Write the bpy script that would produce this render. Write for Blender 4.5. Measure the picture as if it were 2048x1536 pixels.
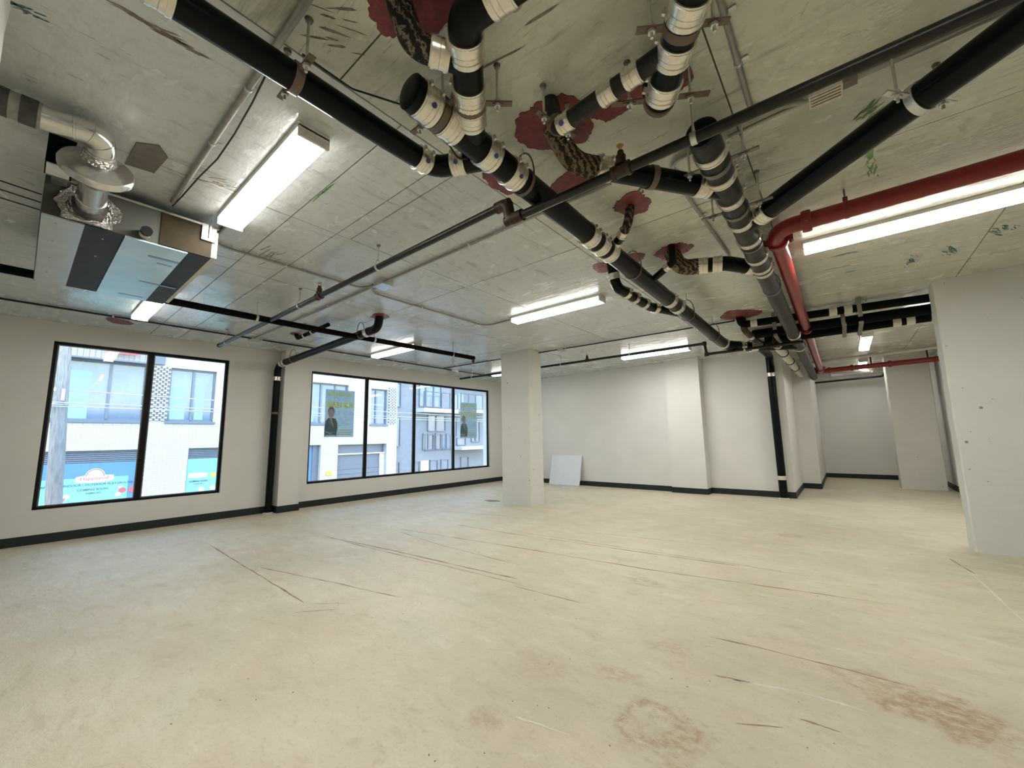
import bpy, math, random
from mathutils import Vector, Matrix
random.seed(7)
for _o in list(bpy.data.objects): bpy.data.objects.remove(_o)
S = bpy.context.scene
COL = S.collection
H = 2.683            # ceiling height (m)
PI = math.pi

# ------------------------------------------------------------------ camera
cam_data = bpy.data.cameras.new('camera'); cam = bpy.data.objects.new('camera', cam_data); COL.objects.link(cam)
cam_data.sensor_width = 36.0; cam_data.lens = 36.0 * 805.43 / 2048.0
cam_data.clip_start = 0.02; cam_data.clip_end = 300
_yaw, _pitch, _roll = 0.684525, 0.132394, -0.0168465
_f = Vector((-math.sin(_yaw)*math.cos(_pitch), math.cos(_yaw)*math.cos(_pitch), math.sin(_pitch)))
_r = Vector((math.cos(_yaw), math.sin(_yaw), 0)); _u = _r.cross(_f)
_r2 = _r*math.cos(_roll) + _u*math.sin(_roll); _u2 = -_r*math.sin(_roll) + _u*math.cos(_roll)
_m = Matrix((( _r2.x, _u2.x, -_f.x, 0), (_r2.y, _u2.y, -_f.y, 0), (_r2.z, _u2.z, -_f.z, 1.15), (0, 0, 0, 1)))
cam.matrix_world = _m
S.camera = cam

# ------------------------------------------------------------------ world, sun, exposure
world = bpy.data.worlds.new('world'); S.world = world; world.use_nodes = True
wn = world.node_tree; wn.nodes.clear()
_sky = wn.nodes.new('ShaderNodeTexSky'); _sky.sky_type = 'NISHITA'; _sky.sun_disc = False
_sky.sun_elevation = math.radians(48); _sky.sun_rotation = math.radians(100); _sky.air_density = 1.6; _sky.dust_density = .4; _sky.ozone_density = 2.5
_bg = wn.nodes.new('ShaderNodeBackground'); _bg.inputs[1].default_value = 1.75
_wo = wn.nodes.new('ShaderNodeOutputWorld')
wn.links.new(_sky.outputs[0], _bg.inputs[0]); wn.links.new(_bg.outputs[0], _wo.inputs[0])
_sl = bpy.data.lights.new('sun', 'SUN'); _sl.energy = 1.4; _sl.angle = math.radians(0.6); _sl.color = (1.0, 0.98, 0.95)
sun = bpy.data.objects.new('sun', _sl); COL.objects.link(sun)
sun.rotation_euler = Vector((0.62, -0.30, 0.86)).to_track_quat('Z', 'Y').to_euler()
LAMP_POWER = 80.0
S.view_settings.view_transform = 'Standard'; S.view_settings.look = 'None'
S.view_settings.gamma = 1.0; S.view_settings.use_curve_mapping = False
S.view_settings.exposure = 0.0
S.cycles.max_bounces = 6; S.cycles.diffuse_bounces = 4; S.cycles.glossy_bounces = 3; S.cycles.transparent_max_bounces = 12
S.cycles.sample_clamp_indirect = 8.0; S.cycles.use_light_tree = False

# ------------------------------------------------------------------ materials
MATS = {}
class NT:
    def __init__(s, name):
        s.m = bpy.data.materials.new(name); s.m.use_nodes = True; s.t = s.m.node_tree
        s.b = s.t.nodes['Principled BSDF']; s.out = s.t.nodes['Material Output']; MATS[name] = s.m
    def n(s, typ, **kw):
        x = s.t.nodes.new('ShaderNode' + typ)
        for k, v in kw.items():
            if k.startswith('i_'):
                key = k[2:]; key = int(key) if key.isdigit() else key.replace('_', ' ')
                x.inputs[key].default_value = v
            else: setattr(x, k, v)
        return x
    def l(s, a, b): s.t.links.new(a, b)
    def pos(s, scale=(1, 1, 1), rot=(0, 0, 0)):
        g = s.n('NewGeometry'); mp = s.n('Mapping'); mp.inputs['Scale'].default_value = scale; mp.inputs['Rotation'].default_value = rot
        s.l(g.outputs['Position'], mp.inputs['Vector']); return mp.outputs[0]
    def noise(s, vec, scale, detail=5, rough=.6, dist=0):
        x = s.n('TexNoise', i_Scale=scale, i_Detail=detail, i_Roughness=rough, i_Distortion=dist); s.l(vec, x.inputs['Vector']); return x.outputs[0]
    def ramp(s, fac, stops):
        x = s.n('ValToRGB'); e = x.color_ramp.elements
        while len(e) < len(stops): e.new(0.5)
        for i, (p, c) in enumerate(stops):
            e[i].position = p; e[i].color = tuple(c) + (1,) if len(c) == 3 else c
        s.l(fac, x.inputs[0]); return x.outputs[0]
    def rng(s, fac, a, b, c=0., d=1.):
        x = s.n('MapRange'); 
        for i, v in enumerate((a, b, c, d)): x.inputs[i+1].default_value = v
        s.l(fac, x.inputs[0]); return x.outputs[0]
    def mix(s, fac, a, b, mode='MIX'):
        x = s.n('Mix', data_type='RGBA', blend_type=mode)
        if isinstance(fac, (int, float)): x.inputs[0].default_value = fac
        else: s.l(fac, x.inputs[0])
        for i, v in ((6, a), (7, b)):
            if isinstance(v, tuple): x.inputs[i].default_value = v + (1,)
            else: s.l(v, x.inputs[i])
        return x.outputs[2]
    def math(s, op, a, b=0.):
        x = s.n('Math', operation=op)
        for i, v in ((0, a), (1, b)):
            if isinstance(v, (int, float)): x.inputs[i].default_value = v
            else: s.l(v, x.inputs[i])
        return x.outputs[0]
    def color(s, c): s.l(c, s.b.inputs['Base Color'])
    def bump(s, h, strength=.3, dist=.01):
        x = s.n('Bump', i_Strength=strength, i_Distance=dist); s.l(h, x.inputs['Height']); s.l(x.outputs[0], s.b.inputs['Normal'])

def simple(name, col, rough=.6, metal=0., var=.12, scale=30., bump=.0, stretch=(1, 1, 1), spec=None):
    k = NT(name); v = k.pos(stretch); nz = k.noise(v, scale)
    a = tuple(min(1, c*(1-var)) for c in col); b = tuple(min(1, c*(1+var)) for c in col)
    k.color(k.ramp(nz, [(.3, a), (.7, b)]))
    k.b.inputs['Roughness'].default_value = rough; k.b.inputs['Metallic'].default_value = metal
    if spec is not None: k.b.inputs['Specular IOR Level'].default_value = spec
    if bump: k.bump(nz, bump, .005)
    return k.m

def ceiling_mat(name, stretch, tint=(1., 1., 1.)):
    k = NT(name)
    big = k.noise(k.pos(), 1.1, 4, .6); streak = k.noise(k.pos(stretch), 1.6, 5, .7, .4); fine = k.noise(k.pos(), 60, 3)
    base = k.ramp(big, [(.25, (.54, .57, .56)), (.5, (.65, .685, .68)), (.75, (.72, .755, .755))])
    c = k.mix(k.math('MULTIPLY', k.rng(streak, .57, .72), .8), base, (.22, .22, .18))
    c = k.mix(k.math('MULTIPLY', k.rng(streak, .42, .26), .35), c, (.70, .71, .68))
    dash = k.noise(k.pos(stretch), 5.5, 4, .7, .25); c = k.mix(k.math('MULTIPLY', k.rng(dash, .62, .70), .75), c, (.17, .17, .14))
    mott = k.noise(k.pos(), 13, 4, .72); c = k.mix(k.math('MULTIPLY', k.rng(mott, .5, .75), .45), c, (.30, .30, .26))
    blot = k.noise(k.pos((1, 1, 1)), 5.5, 4, .7, .6)
    c = k.mix(k.math('MULTIPLY', k.rng(blot, .67, .74), .7), c, (.15, .15, .125))
    oi = k.n('ObjectInfo'); c = k.mix(.22, c, k.ramp(oi.outputs['Random'], [(0, (.53, .56, .55)), (1, (.71, .74, .735))]))
    c = k.mix(k.math('MULTIPLY', fine, .2), c, (.3, .3, .26))
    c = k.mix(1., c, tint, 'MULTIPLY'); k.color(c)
    k.l(k.rng(k.noise(k.pos((1, 1.6, 1)), 2.2, 5, .6, .5), .32, .70, .05, .36), k.b.inputs['Roughness']); k.b.inputs['Specular IOR Level'].default_value = .9
    k.bump(k.math('ADD', k.math('MULTIPLY', fine, .2), k.noise(k.pos((1.0, 2.4, 1)), 4.5, 3)), .26, .02)
    return k.m
ceiling_mat('ceiling_concrete', (9, 1.1, 1)); ceiling_mat('ceiling_concrete_cross', (1.1, 9, 1), (1., .97, .83))  # tint puts the warmer light over the right side into the panel colour
simple('slab_joint', (.10, .10, .09), .8)

def floor_mat():
    k = NT('floor_concrete')
    big = k.noise(k.pos(), .9, 5, .62); mid = k.noise(k.pos((1, 2.4, 1), (0, 0, .15)), 3.4, 6, .72, .6); fine = k.noise(k.pos(), 48, 4, .72)
    hue = k.noise(k.pos((1, 1.5, 1)), 1.7, 3, .6)
    c = k.ramp(big, [(.30, (.46, .42, .31)), (.5, (.54, .495, .375)), (.70, (.61, .565, .45))])
    c = k.mix(k.math('MULTIPLY', k.rng(hue, .5, .68), .5), c, (.55, .46, .36)); c = k.mix(k.math('MULTIPLY', k.rng(hue, .48, .34), .4), c, (.48, .475, .37))
    c = k.mix(k.math('MULTIPLY', k.rng(mid, .54, .70), .45), c, (.39, .33, .235)); c = k.mix(k.math('MULTIPLY', k.rng(mid, .44, .30), .4), c, (.68, .64, .53))
    rake = k.noise(k.pos((1, 1.9, 1), (0, 0, .5)), 8, 6, .76, 1.2)
    c = k.mix(k.math('MULTIPLY', k.rng(rake, .57, .68), .42), c, (.36, .30, .20)); c = k.mix(k.math('MULTIPLY', k.rng(rake, .42, .32), .26), c, (.68, .64, .53))
    c = k.mix(k.math('MULTIPLY', k.rng(fine, .55, .70), .45), c, (.33, .28, .20))
    # rusty dirt stains that lie where spills dried
    g = k.n('NewGeometry'); warp = k.noise(k.pos(), 6, 5, .75); grain = k.rng(k.noise(k.pos((1, 1.6, 1)), 17, 5, .78), .36, .56)
    for (x, y, rx, ry, ring, amt) in [(-.70, 1.73, .21, .16, .6, .95), (.22, 2.50, .26, .15, 0, 1.), (.03, 2.62, .22, .10, 0, .7), (-1.33, 3.25, .18, .10, .3, .55), (-.86, 2.36, .12, .08, 0, .5), (-1.27, 1.33, .10, .06, 0, .6), (-.96, 1.97, .14, .06, .2, .6), (-.59, 5.68, .14, .16, 0, .45), (-1.33, 1.78, .2, .12, 0, .4)]:
        mp = k.n('Mapping'); mp.inputs['Location'].default_value = (-x/rx, -y/ry, 0); mp.inputs['Scale'].default_value = (1/rx, 1/ry, 0)
        k.l(g.outputs['Position'], mp.inputs['Vector'])
        ln = k.n('VectorMath', operation='LENGTH'); k.l(mp.outputs[0], ln.inputs[0])
        d = k.math('ADD', ln.outputs['Value'], k.rng(warp, .25, .75, -.8, .8))
        m = k.rng(d, 1.1, .6)
        if ring: m = k.math('MULTIPLY', m, k.rng(d, .1, ring, .2, 1))
        m = k.math('MULTIPLY', m, grain)
        c = k.mix(k.math('MULTIPLY', m, amt*.8), c, (.31, .20, .11))
    k.color(c)
    k.l(k.rng(mid, .3, .7, .40, .62), k.b.inputs['Roughness']); k.b.inputs['Specular IOR Level'].default_value = .35
    k.bump(k.math('ADD', k.math('MULTIPLY', rake, .7), k.math('MULTIPLY', fine, .35)), .5, .016)
floor_mat()
simple('scratch', (.27, .20, .13), .8, var=.4, scale=9); simple('pale_scratch', (.62, .59, .52), .8)

def paint_mat(name, col, holes=False, hole_scale=9.):
    k = NT(name); nz = k.noise(k.pos(), 2.0, 4); fine = k.noise(k.pos(), 180, 3)
    c = k.ramp(nz, [(.3, tuple(v*.955 for v in col)), (.7, tuple(min(1, v*1.03) for v in col))])
    if holes:
        vo = k.n('TexVoronoi', i_Scale=hole_scale, i_Randomness=1.0); k.l(k.pos(), vo.inputs['Vector'])
        pick = k.n('SeparateColor'); k.l(vo.outputs['Color'], pick.inputs[0])
        m = k.math('MULTIPLY', k.rng(vo.outputs['Distance'], .10, .06), k.math('GREATER_THAN', pick.outputs[0], .60))
        vo2 = k.n('TexVoronoi', i_Scale=hole_scale*2.6); k.l(k.pos(), vo2.inputs['Vector'])
        p2 = k.n('SeparateColor'); k.l(vo2.outputs['Color'], p2.inputs[0])
        m2 = k.math('MULTIPLY', k.rng(vo2.outputs['Distance'], .10, .06), k.math('GREATER_THAN', p2.outputs[0], .80))
        m = k.math('MAXIMUM', m, m2)
        c = k.mix(k.math('MULTIPLY', m, .8), c, (.14, .13, .11))
        k.bump(k.math('SUBTRACT', k.math('MULTIPLY', fine, .35), m), .5, .006)
    else: k.bump(fine, .12, .002)
    k.color(c); k.b.inputs['Roughness'].default_value = .62
    return k.m
paint_mat('wall_paint', (.70, .695, .665)); paint_mat('column_paint', (.67, .665, .625), True, 6.5)

simple('vinyl_base', (.022, .024, .026), .5, spec=.25)
simple('black_frame', (.004, .004, .0045), .45, spec=.2); simple('frame_bronze', (.16, .15, .14), .35, .6)

def pipe_mat(name, col, dust, amt, rough=.42, spec=.5):
    k = NT(name); nz = k.noise(k.pos(), 26, 7, .72); sp = k.noise(k.pos(), 150, 3)
    c = k.mix(k.math('MULTIPLY', k.rng(nz, .45, .75), amt), col, dust); c = k.mix(k.math('MULTIPLY', k.rng(sp, .66, .74), .5), c, dust)
    k.color(c); k.b.inputs['Roughness'].default_value = rough; k.b.inputs['Specular IOR Level'].default_value = spec; k.bump(nz, .12, .003); return k.m
pipe_mat('cast_iron', (.002, .002, .002), (.026, .022, .018), .3, .34, .16)
pipe_mat('dusty_iron', (.016, .0155, .014), (.075, .07, .06), .5, .45, .25)
pipe_mat('smooth_black', (.002, .0022, .0025), (.010, .012, .015), .15, .22, .16)
pipe_mat('steel_pipe', (.010, .009, .008), (.06, .045, .03), .35, .32, .35)
pipe_mat('black_insulation', (.002, .002, .002), (.008, .008, .008), .3, .7, .1)
pipe_mat('rust_fitting', (.035, .02, .012), (.16, .085, .04), .6, .45, .3)
pipe_mat('rust_strap', (.13, .095, .07), (.24, .14, .08), .7, .5)
pipe_mat('copper', (.55, .22, .07), (.25, .12, .05), .4, .3)
pipe_mat('red_paint', (.23, .012, .012), (.30, .035, .03), .35, .3)
pipe_mat('white_pipe', (.62, .59, .52), (.45, .42, .36), .5, .5)
simple('coupling_steel', (.84, .79, .69), .27, .78, .10, 60); simple('zinc', (.62, .62, .60), .35, .9); simple('dark_zinc', (.22, .20, .17), .5, .7)
simple('galv', (.70, .69, .67), .2, .92, .12, 18); simple('conduit', (.33, .32, .28), .42, .5); simple('cable_black', (.01, .01, .01), .6)
simple('sticker_blue', (.05, .07, .30), .5); simple('sticker_white', (.75, .76, .78), .5)
for _nm, _sc, _st in (('oakum_wrap', 13., [(.36, (.012, .008, .006)), (.50, (.10, .06, .028)), (.62, (.30, .205, .11)), (.80, (.42, .32, .20))]), ('dark_wrap', 11., [(.50, (.008, .006, .005)), (.64, (.045, .03, .018)), (.74, (.30, .23, .15))])):
    k = NT(_nm); _w = k.n('TexWave', wave_type='BANDS', bands_direction='DIAGONAL', i_Scale=_sc, i_Distortion=9., i_Detail=6.); _w.inputs['Detail Scale'].default_value = 3.; _w.inputs['Detail Roughness'].default_value = .75
    k.l(k.pos(), _w.inputs['Vector']); _q = k.math('ADD', k.math('MULTIPLY', _w.outputs[0], .45), k.math('MULTIPLY', k.noise(k.pos((1, 1, .35)), 46, 6, .75, .8), .60))
    k.color(k.ramp(_q, _st)); k.bump(_q, .9, .012); k.b.inputs['Roughness'].default_value = .75
k = NT('firestop_red'); nz = k.noise(k.pos(), 14, 7, .7)
k.color(k.ramp(nz, [(.3, (.10, .012, .012)), (.55, (.22, .03, .028)), (.78, (.36, .075, .06))])); k.bump(nz, .6, .02); k.b.inputs['Roughness'].default_value = .4
def foil_mat(name, col, rough, strength, sc):
    k = NT(name); v = k.n('TexVoronoi', i_Scale=sc); k.l(k.pos(), v.inputs['Vector']); nz = k.noise(k.pos(), sc*.6, 5, .7, 1.)
    k.b.inputs['Base Color'].default_value = col + (1,); k.b.inputs['Metallic'].default_value = .95; k.b.inputs['Roughness'].default_value = rough
    k.bump(k.math('ADD', v.outputs['Distance'], nz), strength, .03)
foil_mat('foil', (.80, .76, .70), .18, .9, 42); foil_mat('crumpled_foil', (.85, .83, .80), .15, 1., 70)
simple('grey_wrap', (.34, .33, .30), .55, .2, .3, 22); simple('dark_tape', (.07, .065, .06), .5, .2, .5, 30)
simple('unit_grey', (.09, .09, .078), .6, .1, .06, 6, spec=.2); simple('unit_brown', (.03, .022, .011), .6, 0, .25, 9, spec=.1); simple('unit_dark', (.035, .035, .036), .6, 0, .15, 10, spec=.3); simple('unit_cream', (.62, .55, .38), .5)
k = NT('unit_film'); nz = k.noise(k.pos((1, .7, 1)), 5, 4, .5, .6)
k.color(k.ramp(nz, [(.35, (.50, .70, .80)), (.65, (.60, .78, .85))])); k.b.inputs['Roughness'].default_value = .2; k.b.inputs['Metallic'].default_value = .1; k.bump(nz, .10, .02)  # pale blue film, with its window reflection put into the diffuse colour
simple('unit_sheet', (.55, .60, .60), .3, .3, .06, 8); simple('blue_film', (.16, .26, .42), .3)
simple('light_housing', (.78, .76, .70), .45)
k = NT('lamp_diffuser'); _e = k.n('Emission'); _e.inputs[0].default_value = (1, .975, .925, 1); _e.inputs[1].default_value = LAMP_POWER
k.l(_e.outputs[0], k.out.inputs[0])
for _n, _f in (('lamp_side', .10), ('dim_diffuser', .30), ('dim_side', .04), ('worn_diffuser', .50), ('worn_side', .08)):  # three lamps by the window wall have their output cut to darken it
    k = NT(_n); _e = k.n('Emission'); _e.inputs[0].default_value = (1, .96, .88, 1); _e.inputs[1].default_value = LAMP_POWER*_f; k.l(_e.outputs[0], k.out.inputs[0])
k = NT('glass'); tr = k.n('BsdfTransparent'); tr.inputs[0].default_value = (.95, .975, .985, 1); gl = k.n('BsdfGlossy', i_Roughness=.02); gl.inputs[0].default_value = (.9, .95, 1, 1)
df = k.n('BsdfTranslucent'); df.inputs[0].default_value = (.85, .92, 1, 1); fr = k.n('Fresnel', i_IOR=1.35); m1 = k.n('MixShader'); m2 = k.n('MixShader')
k.l(k.rng(k.noise(k.pos(), 45, 6, .75), .45, .85, .03, .11), m1.inputs[0]); k.l(tr.outputs[0], m1.inputs[1]); k.l(df.outputs[0], m1.inputs[2])
k.l(fr.outputs[0], m2.inputs[0]); k.l(m1.outputs[0], m2.inputs[1]); k.l(gl.outputs[0], m2.inputs[2]); k.l(m2.outputs[0], k.out.inputs[0])
simple('white_board', (.72, .75, .80), .3, 0, .03, 5); simple('plastic_film', (.80, .84, .88), .12)
simple('chip', (.25, .19, .13), .8)
def print_mat(name, col, clear=.22):
    k = NT(name); d = k.n('BsdfDiffuse'); t = k.n('BsdfTranslucent'); m = k.n('MixShader', i_0=.7)
    for x in (d, t): x.inputs[0].default_value = col + (1,)
    tr = k.n('BsdfTransparent'); m2 = k.n('MixShader', i_0=clear); k.l(d.outputs[0], m.inputs[1]); k.l(t.outputs[0], m.inputs[2]); k.l(m.outputs[0], m2.inputs[1]); k.l(tr.outputs[0], m2.inputs[2]); k.l(m2.outputs[0], k.out.inputs[0])
print_mat('poster_ground', (.38, .45, .44), .20); print_mat('poster_yellow', (1., .92, .30), .05); print_mat('poster_white', (.95, .97, 1.), .1); print_mat('poster_skin', (.95, .75, .74), .08); print_mat('poster_hair', (.34, .25, .25), .12); print_mat('poster_jacket', (.19, .26, .25), .12); print_mat('poster_gold', (.75, .72, .45), .1)
# outdoors
def brick_mat(name, c1, c2, mortar, bw=.24, bh=.075):
    k = NT(name); b = k.n('TexBrick', i_Scale=1., i_Mortar_Size=.006, i_Brick_Width=bw, i_Row_Height=bh)
    g = k.n('NewGeometry'); sp = k.n('SeparateXYZ'); cb = k.n('CombineXYZ'); k.l(g.outputs['Position'], sp.inputs[0])
    k.l(k.math('ADD', sp.outputs[1], sp.outputs[0]), cb.inputs[0]); k.l(sp.outputs[2], cb.inputs[1]); k.l(cb.outputs[0], b.inputs['Vector'])
    for i, c in ((1, c1), (2, c2), (3, mortar)): b.inputs[i].default_value = c + (1,)
    k.color(b.outputs[0]); k.b.inputs['Roughness'].default_value = .8; k.bump(b.outputs['Fac'], -.3, .01)
brick_mat('white_brick', (0.315, 0.31, 0.30), (0.275, 0.272, 0.265), (0.13, 0.13, 0.132)); brick_mat('grey_brick', (0.081, 0.090, 0.112), (0.105, 0.115, 0.136), (0.136, 0.143, 0.155))
simple('white_render', (0.33, 0.325, 0.315), .7); simple('facade_dark', (0.015, 0.020, 0.028), .5); simple('facade_slate', (0.046, 0.059, 0.084), .5); simple('teal_blind', (0.118, 0.248, 0.248), .6)
k = NT('facade_glass'); nz = k.noise(k.pos((1, 1, .6)), 1.6, 5); k.color(k.ramp(nz, [(.3, (0.028, 0.056, 0.105)), (.7, (0.062, 0.102, 0.167))])); k.b.inputs['Roughness'].default_value = .12
simple('banner_blue', (0.022, 0.105, 0.236), .6, 0, .06, 2); simple('banner_teal', (0.087, 0.285, 0.298), .6, 0, .05, 2); simple('banner_white', (0.372, 0.372, 0.360), .6); simple('banner_ink', (0.005, 0.028, 0.043), .6); simple('banner_red', (0.260, 0.031, 0.043), .6); simple('banner_yellow', (0.341, 0.205, 0.019), .6)
simple('pole_wood', (0.15, 0.14, 0.128), .85, 0, .45, 7, .5, (6, 6, .6)); simple('wire', (0.30, 0.31, 0.32), .5); simple('asphalt', (0.062, 0.062, 0.062), .9); simple('cream_door', (0.260, 0.205, 0.155), .6)
simple('green_chalk', (.17, .28, .12), .85, var=.4, scale=12); simple('blue_chalk', (.07, .12, .14), .85, var=.4, scale=12); simple('brown_stain', (.21, .175, .13), .85, var=.4)
simple('label_paper', (.66, .62, .50), .6, 0, .15, 40); simple('yellow_sleeve', (.55, .42, .05), .5)

# ------------------------------------------------------------------ mesh helpers
class MB:
    def __init__(s): s.v = []; s.f = []
    def add(s, v, f):
        o = len(s.v); s.v += [tuple(x) for x in v]; s.f += [tuple(i+o for i in q) for q in f]; return s
    def box(s, x0, x1, y0, y1, z0, z1):
        v = [(x, y, z) for z in (z0, z1) for y in (y0, y1) for x in (x0, x1)]
        return s.add(v, [(0, 2, 3, 1), (4, 5, 7, 6), (0, 1, 5, 4), (2, 6, 7, 3), (0, 4, 6, 2), (1, 3, 7, 5)])
    def cbox(s, c, ax, ay, az, sx, sy, sz):
        c, ax, ay, az = Vector(c), Vector(ax), Vector(ay), Vector(az)
        v = [c + ax*(i*sx/2) + ay*(j*sy/2) + az*(k*sz/2) for k in (-1, 1) for j in (-1, 1) for i in (-1, 1)]
        return s.add(v, [(0, 2, 3, 1), (4, 5, 7, 6), (0, 1, 5, 4), (2, 6, 7, 3), (0, 4, 6, 2), (1, 3, 7, 5)])
    def prism(s, poly, z0, z1):
        n = len(poly); v = [(x, y, z0) for x, y in poly] + [(x, y, z1) for x, y in poly]
        return s.add(v, [tuple(reversed(range(n))), tuple(range(n, 2*n))] + [(i, (i+1) % n, n+(i+1) % n, n+i) for i in range(n)])
    def tube(s, pts, r, seg=14, cap=True):
        pts = [Vector(p) for p in pts]; n = len(pts); rr = r if isinstance(r, (list, tuple)) else [r]*n
        T = []
        for i in range(n):
            a = pts[max(0, i-1)]; b = pts[min(n-1, i+1)]; T.append((b-a).normalized())
        ref = Vector((0, 0, 1)) if abs(T[0].z) < .9 else Vector((0, 1, 0))
        u = T[0].cross(ref).normalized(); v = []
        for i in range(n):
            u = (u - T[i]*u.dot(T[i])).normalized(); w = T[i].cross(u)
            for j in range(seg):
                a = 2*PI*j/seg; v.append(pts[i] + (u*math.cos(a) + w*math.sin(a))*rr[i])
        f = [(i*seg+j, i*seg+(j+1) % seg, (i+1)*seg+(j+1) % seg, (i+1)*seg+j) for i in range(n-1) for j in range(seg)]
        if cap: f += [tuple(reversed(range(seg))), tuple(range((n-1)*seg, n*seg))]
        return s.add(v, f)
    def lathe(s, o, ax, prof, seg=20):
        o, ax = Vector(o), Vector(ax).normalized()
        return s.tube_prof(o, ax, prof, seg)
    def tube_prof(s, o, ax, prof, seg):
        ref = Vector((0, 0, 1)) if abs(ax.z) < .9 else Vector((0, 1, 0)); u = ax.cross(ref).normalized(); w = ax.cross(u)
        v = [o + ax*t + (u*math.cos(2*PI*j/seg) + w*math.sin(2*PI*j/seg))*r for t, r in prof for j in range(seg)]
        n = len(prof); f = [(i*seg+j, i*seg+(j+1) % seg, (i+1)*seg+(j+1) % seg, (i+1)*seg+j) for i in range(n-1) for j in range(seg)]
        f += [tuple(reversed(range(seg))), tuple(range((n-1)*seg, n*seg))]
        return s.add(v, f)
    def poly(s, pts, nrm, th):
        pts = [Vector(p) for p in pts]; nv = Vector(nrm)*th; n = len(pts)
        return s.add(pts + [p+nv for p in pts], [tuple(reversed(range(n))), tuple(range(n, 2*n))] + [(i, (i+1) % n, n+(i+1) % n, n+i) for i in range(n)])
    def obj(s, name, mat, parent=None, smooth=False, matrix=None):
        me = bpy.data.meshes.new(name); me.from_pydata(s.v, [], s.f); me.materials.append(MATS[mat]); me.update()
        if smooth:
            me.polygons.foreach_set('use_smooth', [len(p.vertices) == 4 for p in me.polygons])
            try: me.set_sharp_from_angle(angle=math.radians(40))
            except Exception: pass
        o = bpy.data.objects.new(name, me); COL.objects.link(o)
        if parent: o.parent = parent; o.matrix_parent_inverse = parent.matrix_world.inverted() if not parent.get('local') else Matrix.Identity(4)
        return o

def tag(o, label=None, cat=None, group=None, kind=None):
    if label: o['label'] = label
    if cat: o['category'] = cat
    if group: o['group'] = group
    if kind: o['kind'] = kind
    return o
def thing(name, label, cat, loc=(0, 0, 0), group=None, kind=None, rz=0, local=False):
    o = bpy.data.objects.new(name, None); o.empty_display_size = .05; COL.objects.link(o)
    o.matrix_world = Matrix.Translation(loc) @ Matrix.Rotation(rz, 4, 'Z')
    if local: o['local'] = 1
    return tag(o, label, cat, group, kind)

def fillet(pts, rad, n=9):
    pts = [Vector(p) for p in pts]; out = [pts[0]]
    for i in range(1, len(pts)-1):
        r = rad[i-1] if isinstance(rad, (list, tuple)) else rad
        a = (pts[i-1]-pts[i]); b = (pts[i+1]-pts[i]); la, lb = a.length, b.length; a.normalize(); b.normalize()
        ang = a.angle(b)
        if ang > PI-.02 or r <= 0: out.append(pts[i]); continue
        t = min(r/math.tan(ang/2), la*.49, lb*.49); r = t*math.tan(ang/2)
        c = pts[i] + (a+b).normalized()*(r/math.sin(ang/2)); p0 = pts[i]+a*t; p1 = pts[i]+b*t
        v0, v1 = p0-c, p1-c; th = v0.angle(v1)
        for j in range(n+1):
            q = j/n; out.append(c + (v0*math.sin((1-q)*th) + v1*math.sin(q*th))/math.sin(th))
    out.append(pts[-1]); return out
class Path:
    def __init__(s, pts, rad=.1):
        s.p = fillet(pts, rad); s.L = [0.]
        for a, b in zip(s.p, s.p[1:]): s.L.append(s.L[-1] + (b-a).length)
        s.len = s.L[-1]
    def at(s, d):
        d = max(0, min(s.len, d))
        for i in range(len(s.p)-1):
            if d <= s.L[i+1]+1e-9:
                k = (d-s.L[i])/max(1e-9, s.L[i+1]-s.L[i]); return s.p[i].lerp(s.p[i+1], k), (s.p[i+1]-s.p[i]).normalized()
    def near(s, q):
        q = Vector(q); best = (9e9, 0)
        for i in range(len(s.p)-1):
            a, b = s.p[i], s.p[i+1]; ab = b-a; t = max(0, min(1, (q-a).dot(ab)/max(1e-9, ab.length_squared))); d = (a+ab*t-q).length
            if d < best[0]: best = (d, s.L[i] + t*ab.length)
        return best[1]
    def cut(s, a, b):
        r = [s.at(a)[0]] + [s.p[i] for i in range(len(s.p)) if a+1e-4 < s.L[i] < b-1e-4] + [s.at(b)[0]]
        return r

def coupling(path, d, r, parent, width=.075, sticker=False, mat='coupling_steel'):
    p, t = path.at(d); w = width; R = r*1.07 + .002; b = .003
    e = w/2
    prof = [(-e, r*.98), (-e, R), (-e*.86, R+.001), (-e*.84, R+b), (-e*.50, R+b), (-e*.48, R), (-.0015, R), (0, R-.002), (.0015, R), (e*.48, R), (e*.50, R+b), (e*.84, R+b), (e*.86, R+.001), (e, R), (e, r*.98)]
    c = MB().lathe(p, t, prof, 22).obj('coupling', mat, parent, True)
    side = t.cross(Vector((0, 0, 1)))
    if side.length < .1: side = Vector((1, 0, 0))
    side.normalize(); upv = side.cross(t)
    dirn = (side*.95 + upv*.3).normalized()
    for s_ in (-.67, .67):
        q = p + t*(e*s_) + dirn*(R+b+.004)
        MB().cbox(q, t, dirn, t.cross(dirn), .010, .011, .026).obj('clamp_screw', 'zinc', c)
    if sticker:
        dn = (Vector((0, 0, 1.15)) - p); dn = (dn - t*dn.dot(t)).normalized(); dn = (dn*.9 + side*(.35 if dn.dot(side) > 0 else -.35)).normalized()
        q = p + dn*(R+.0015); MB().lathe(q, dn, [(0, .011), (.0016, .011), (.0016, .007), (.0022, .006)], 14).obj('sticker', 'sticker_blue', c)
    return c

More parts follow.
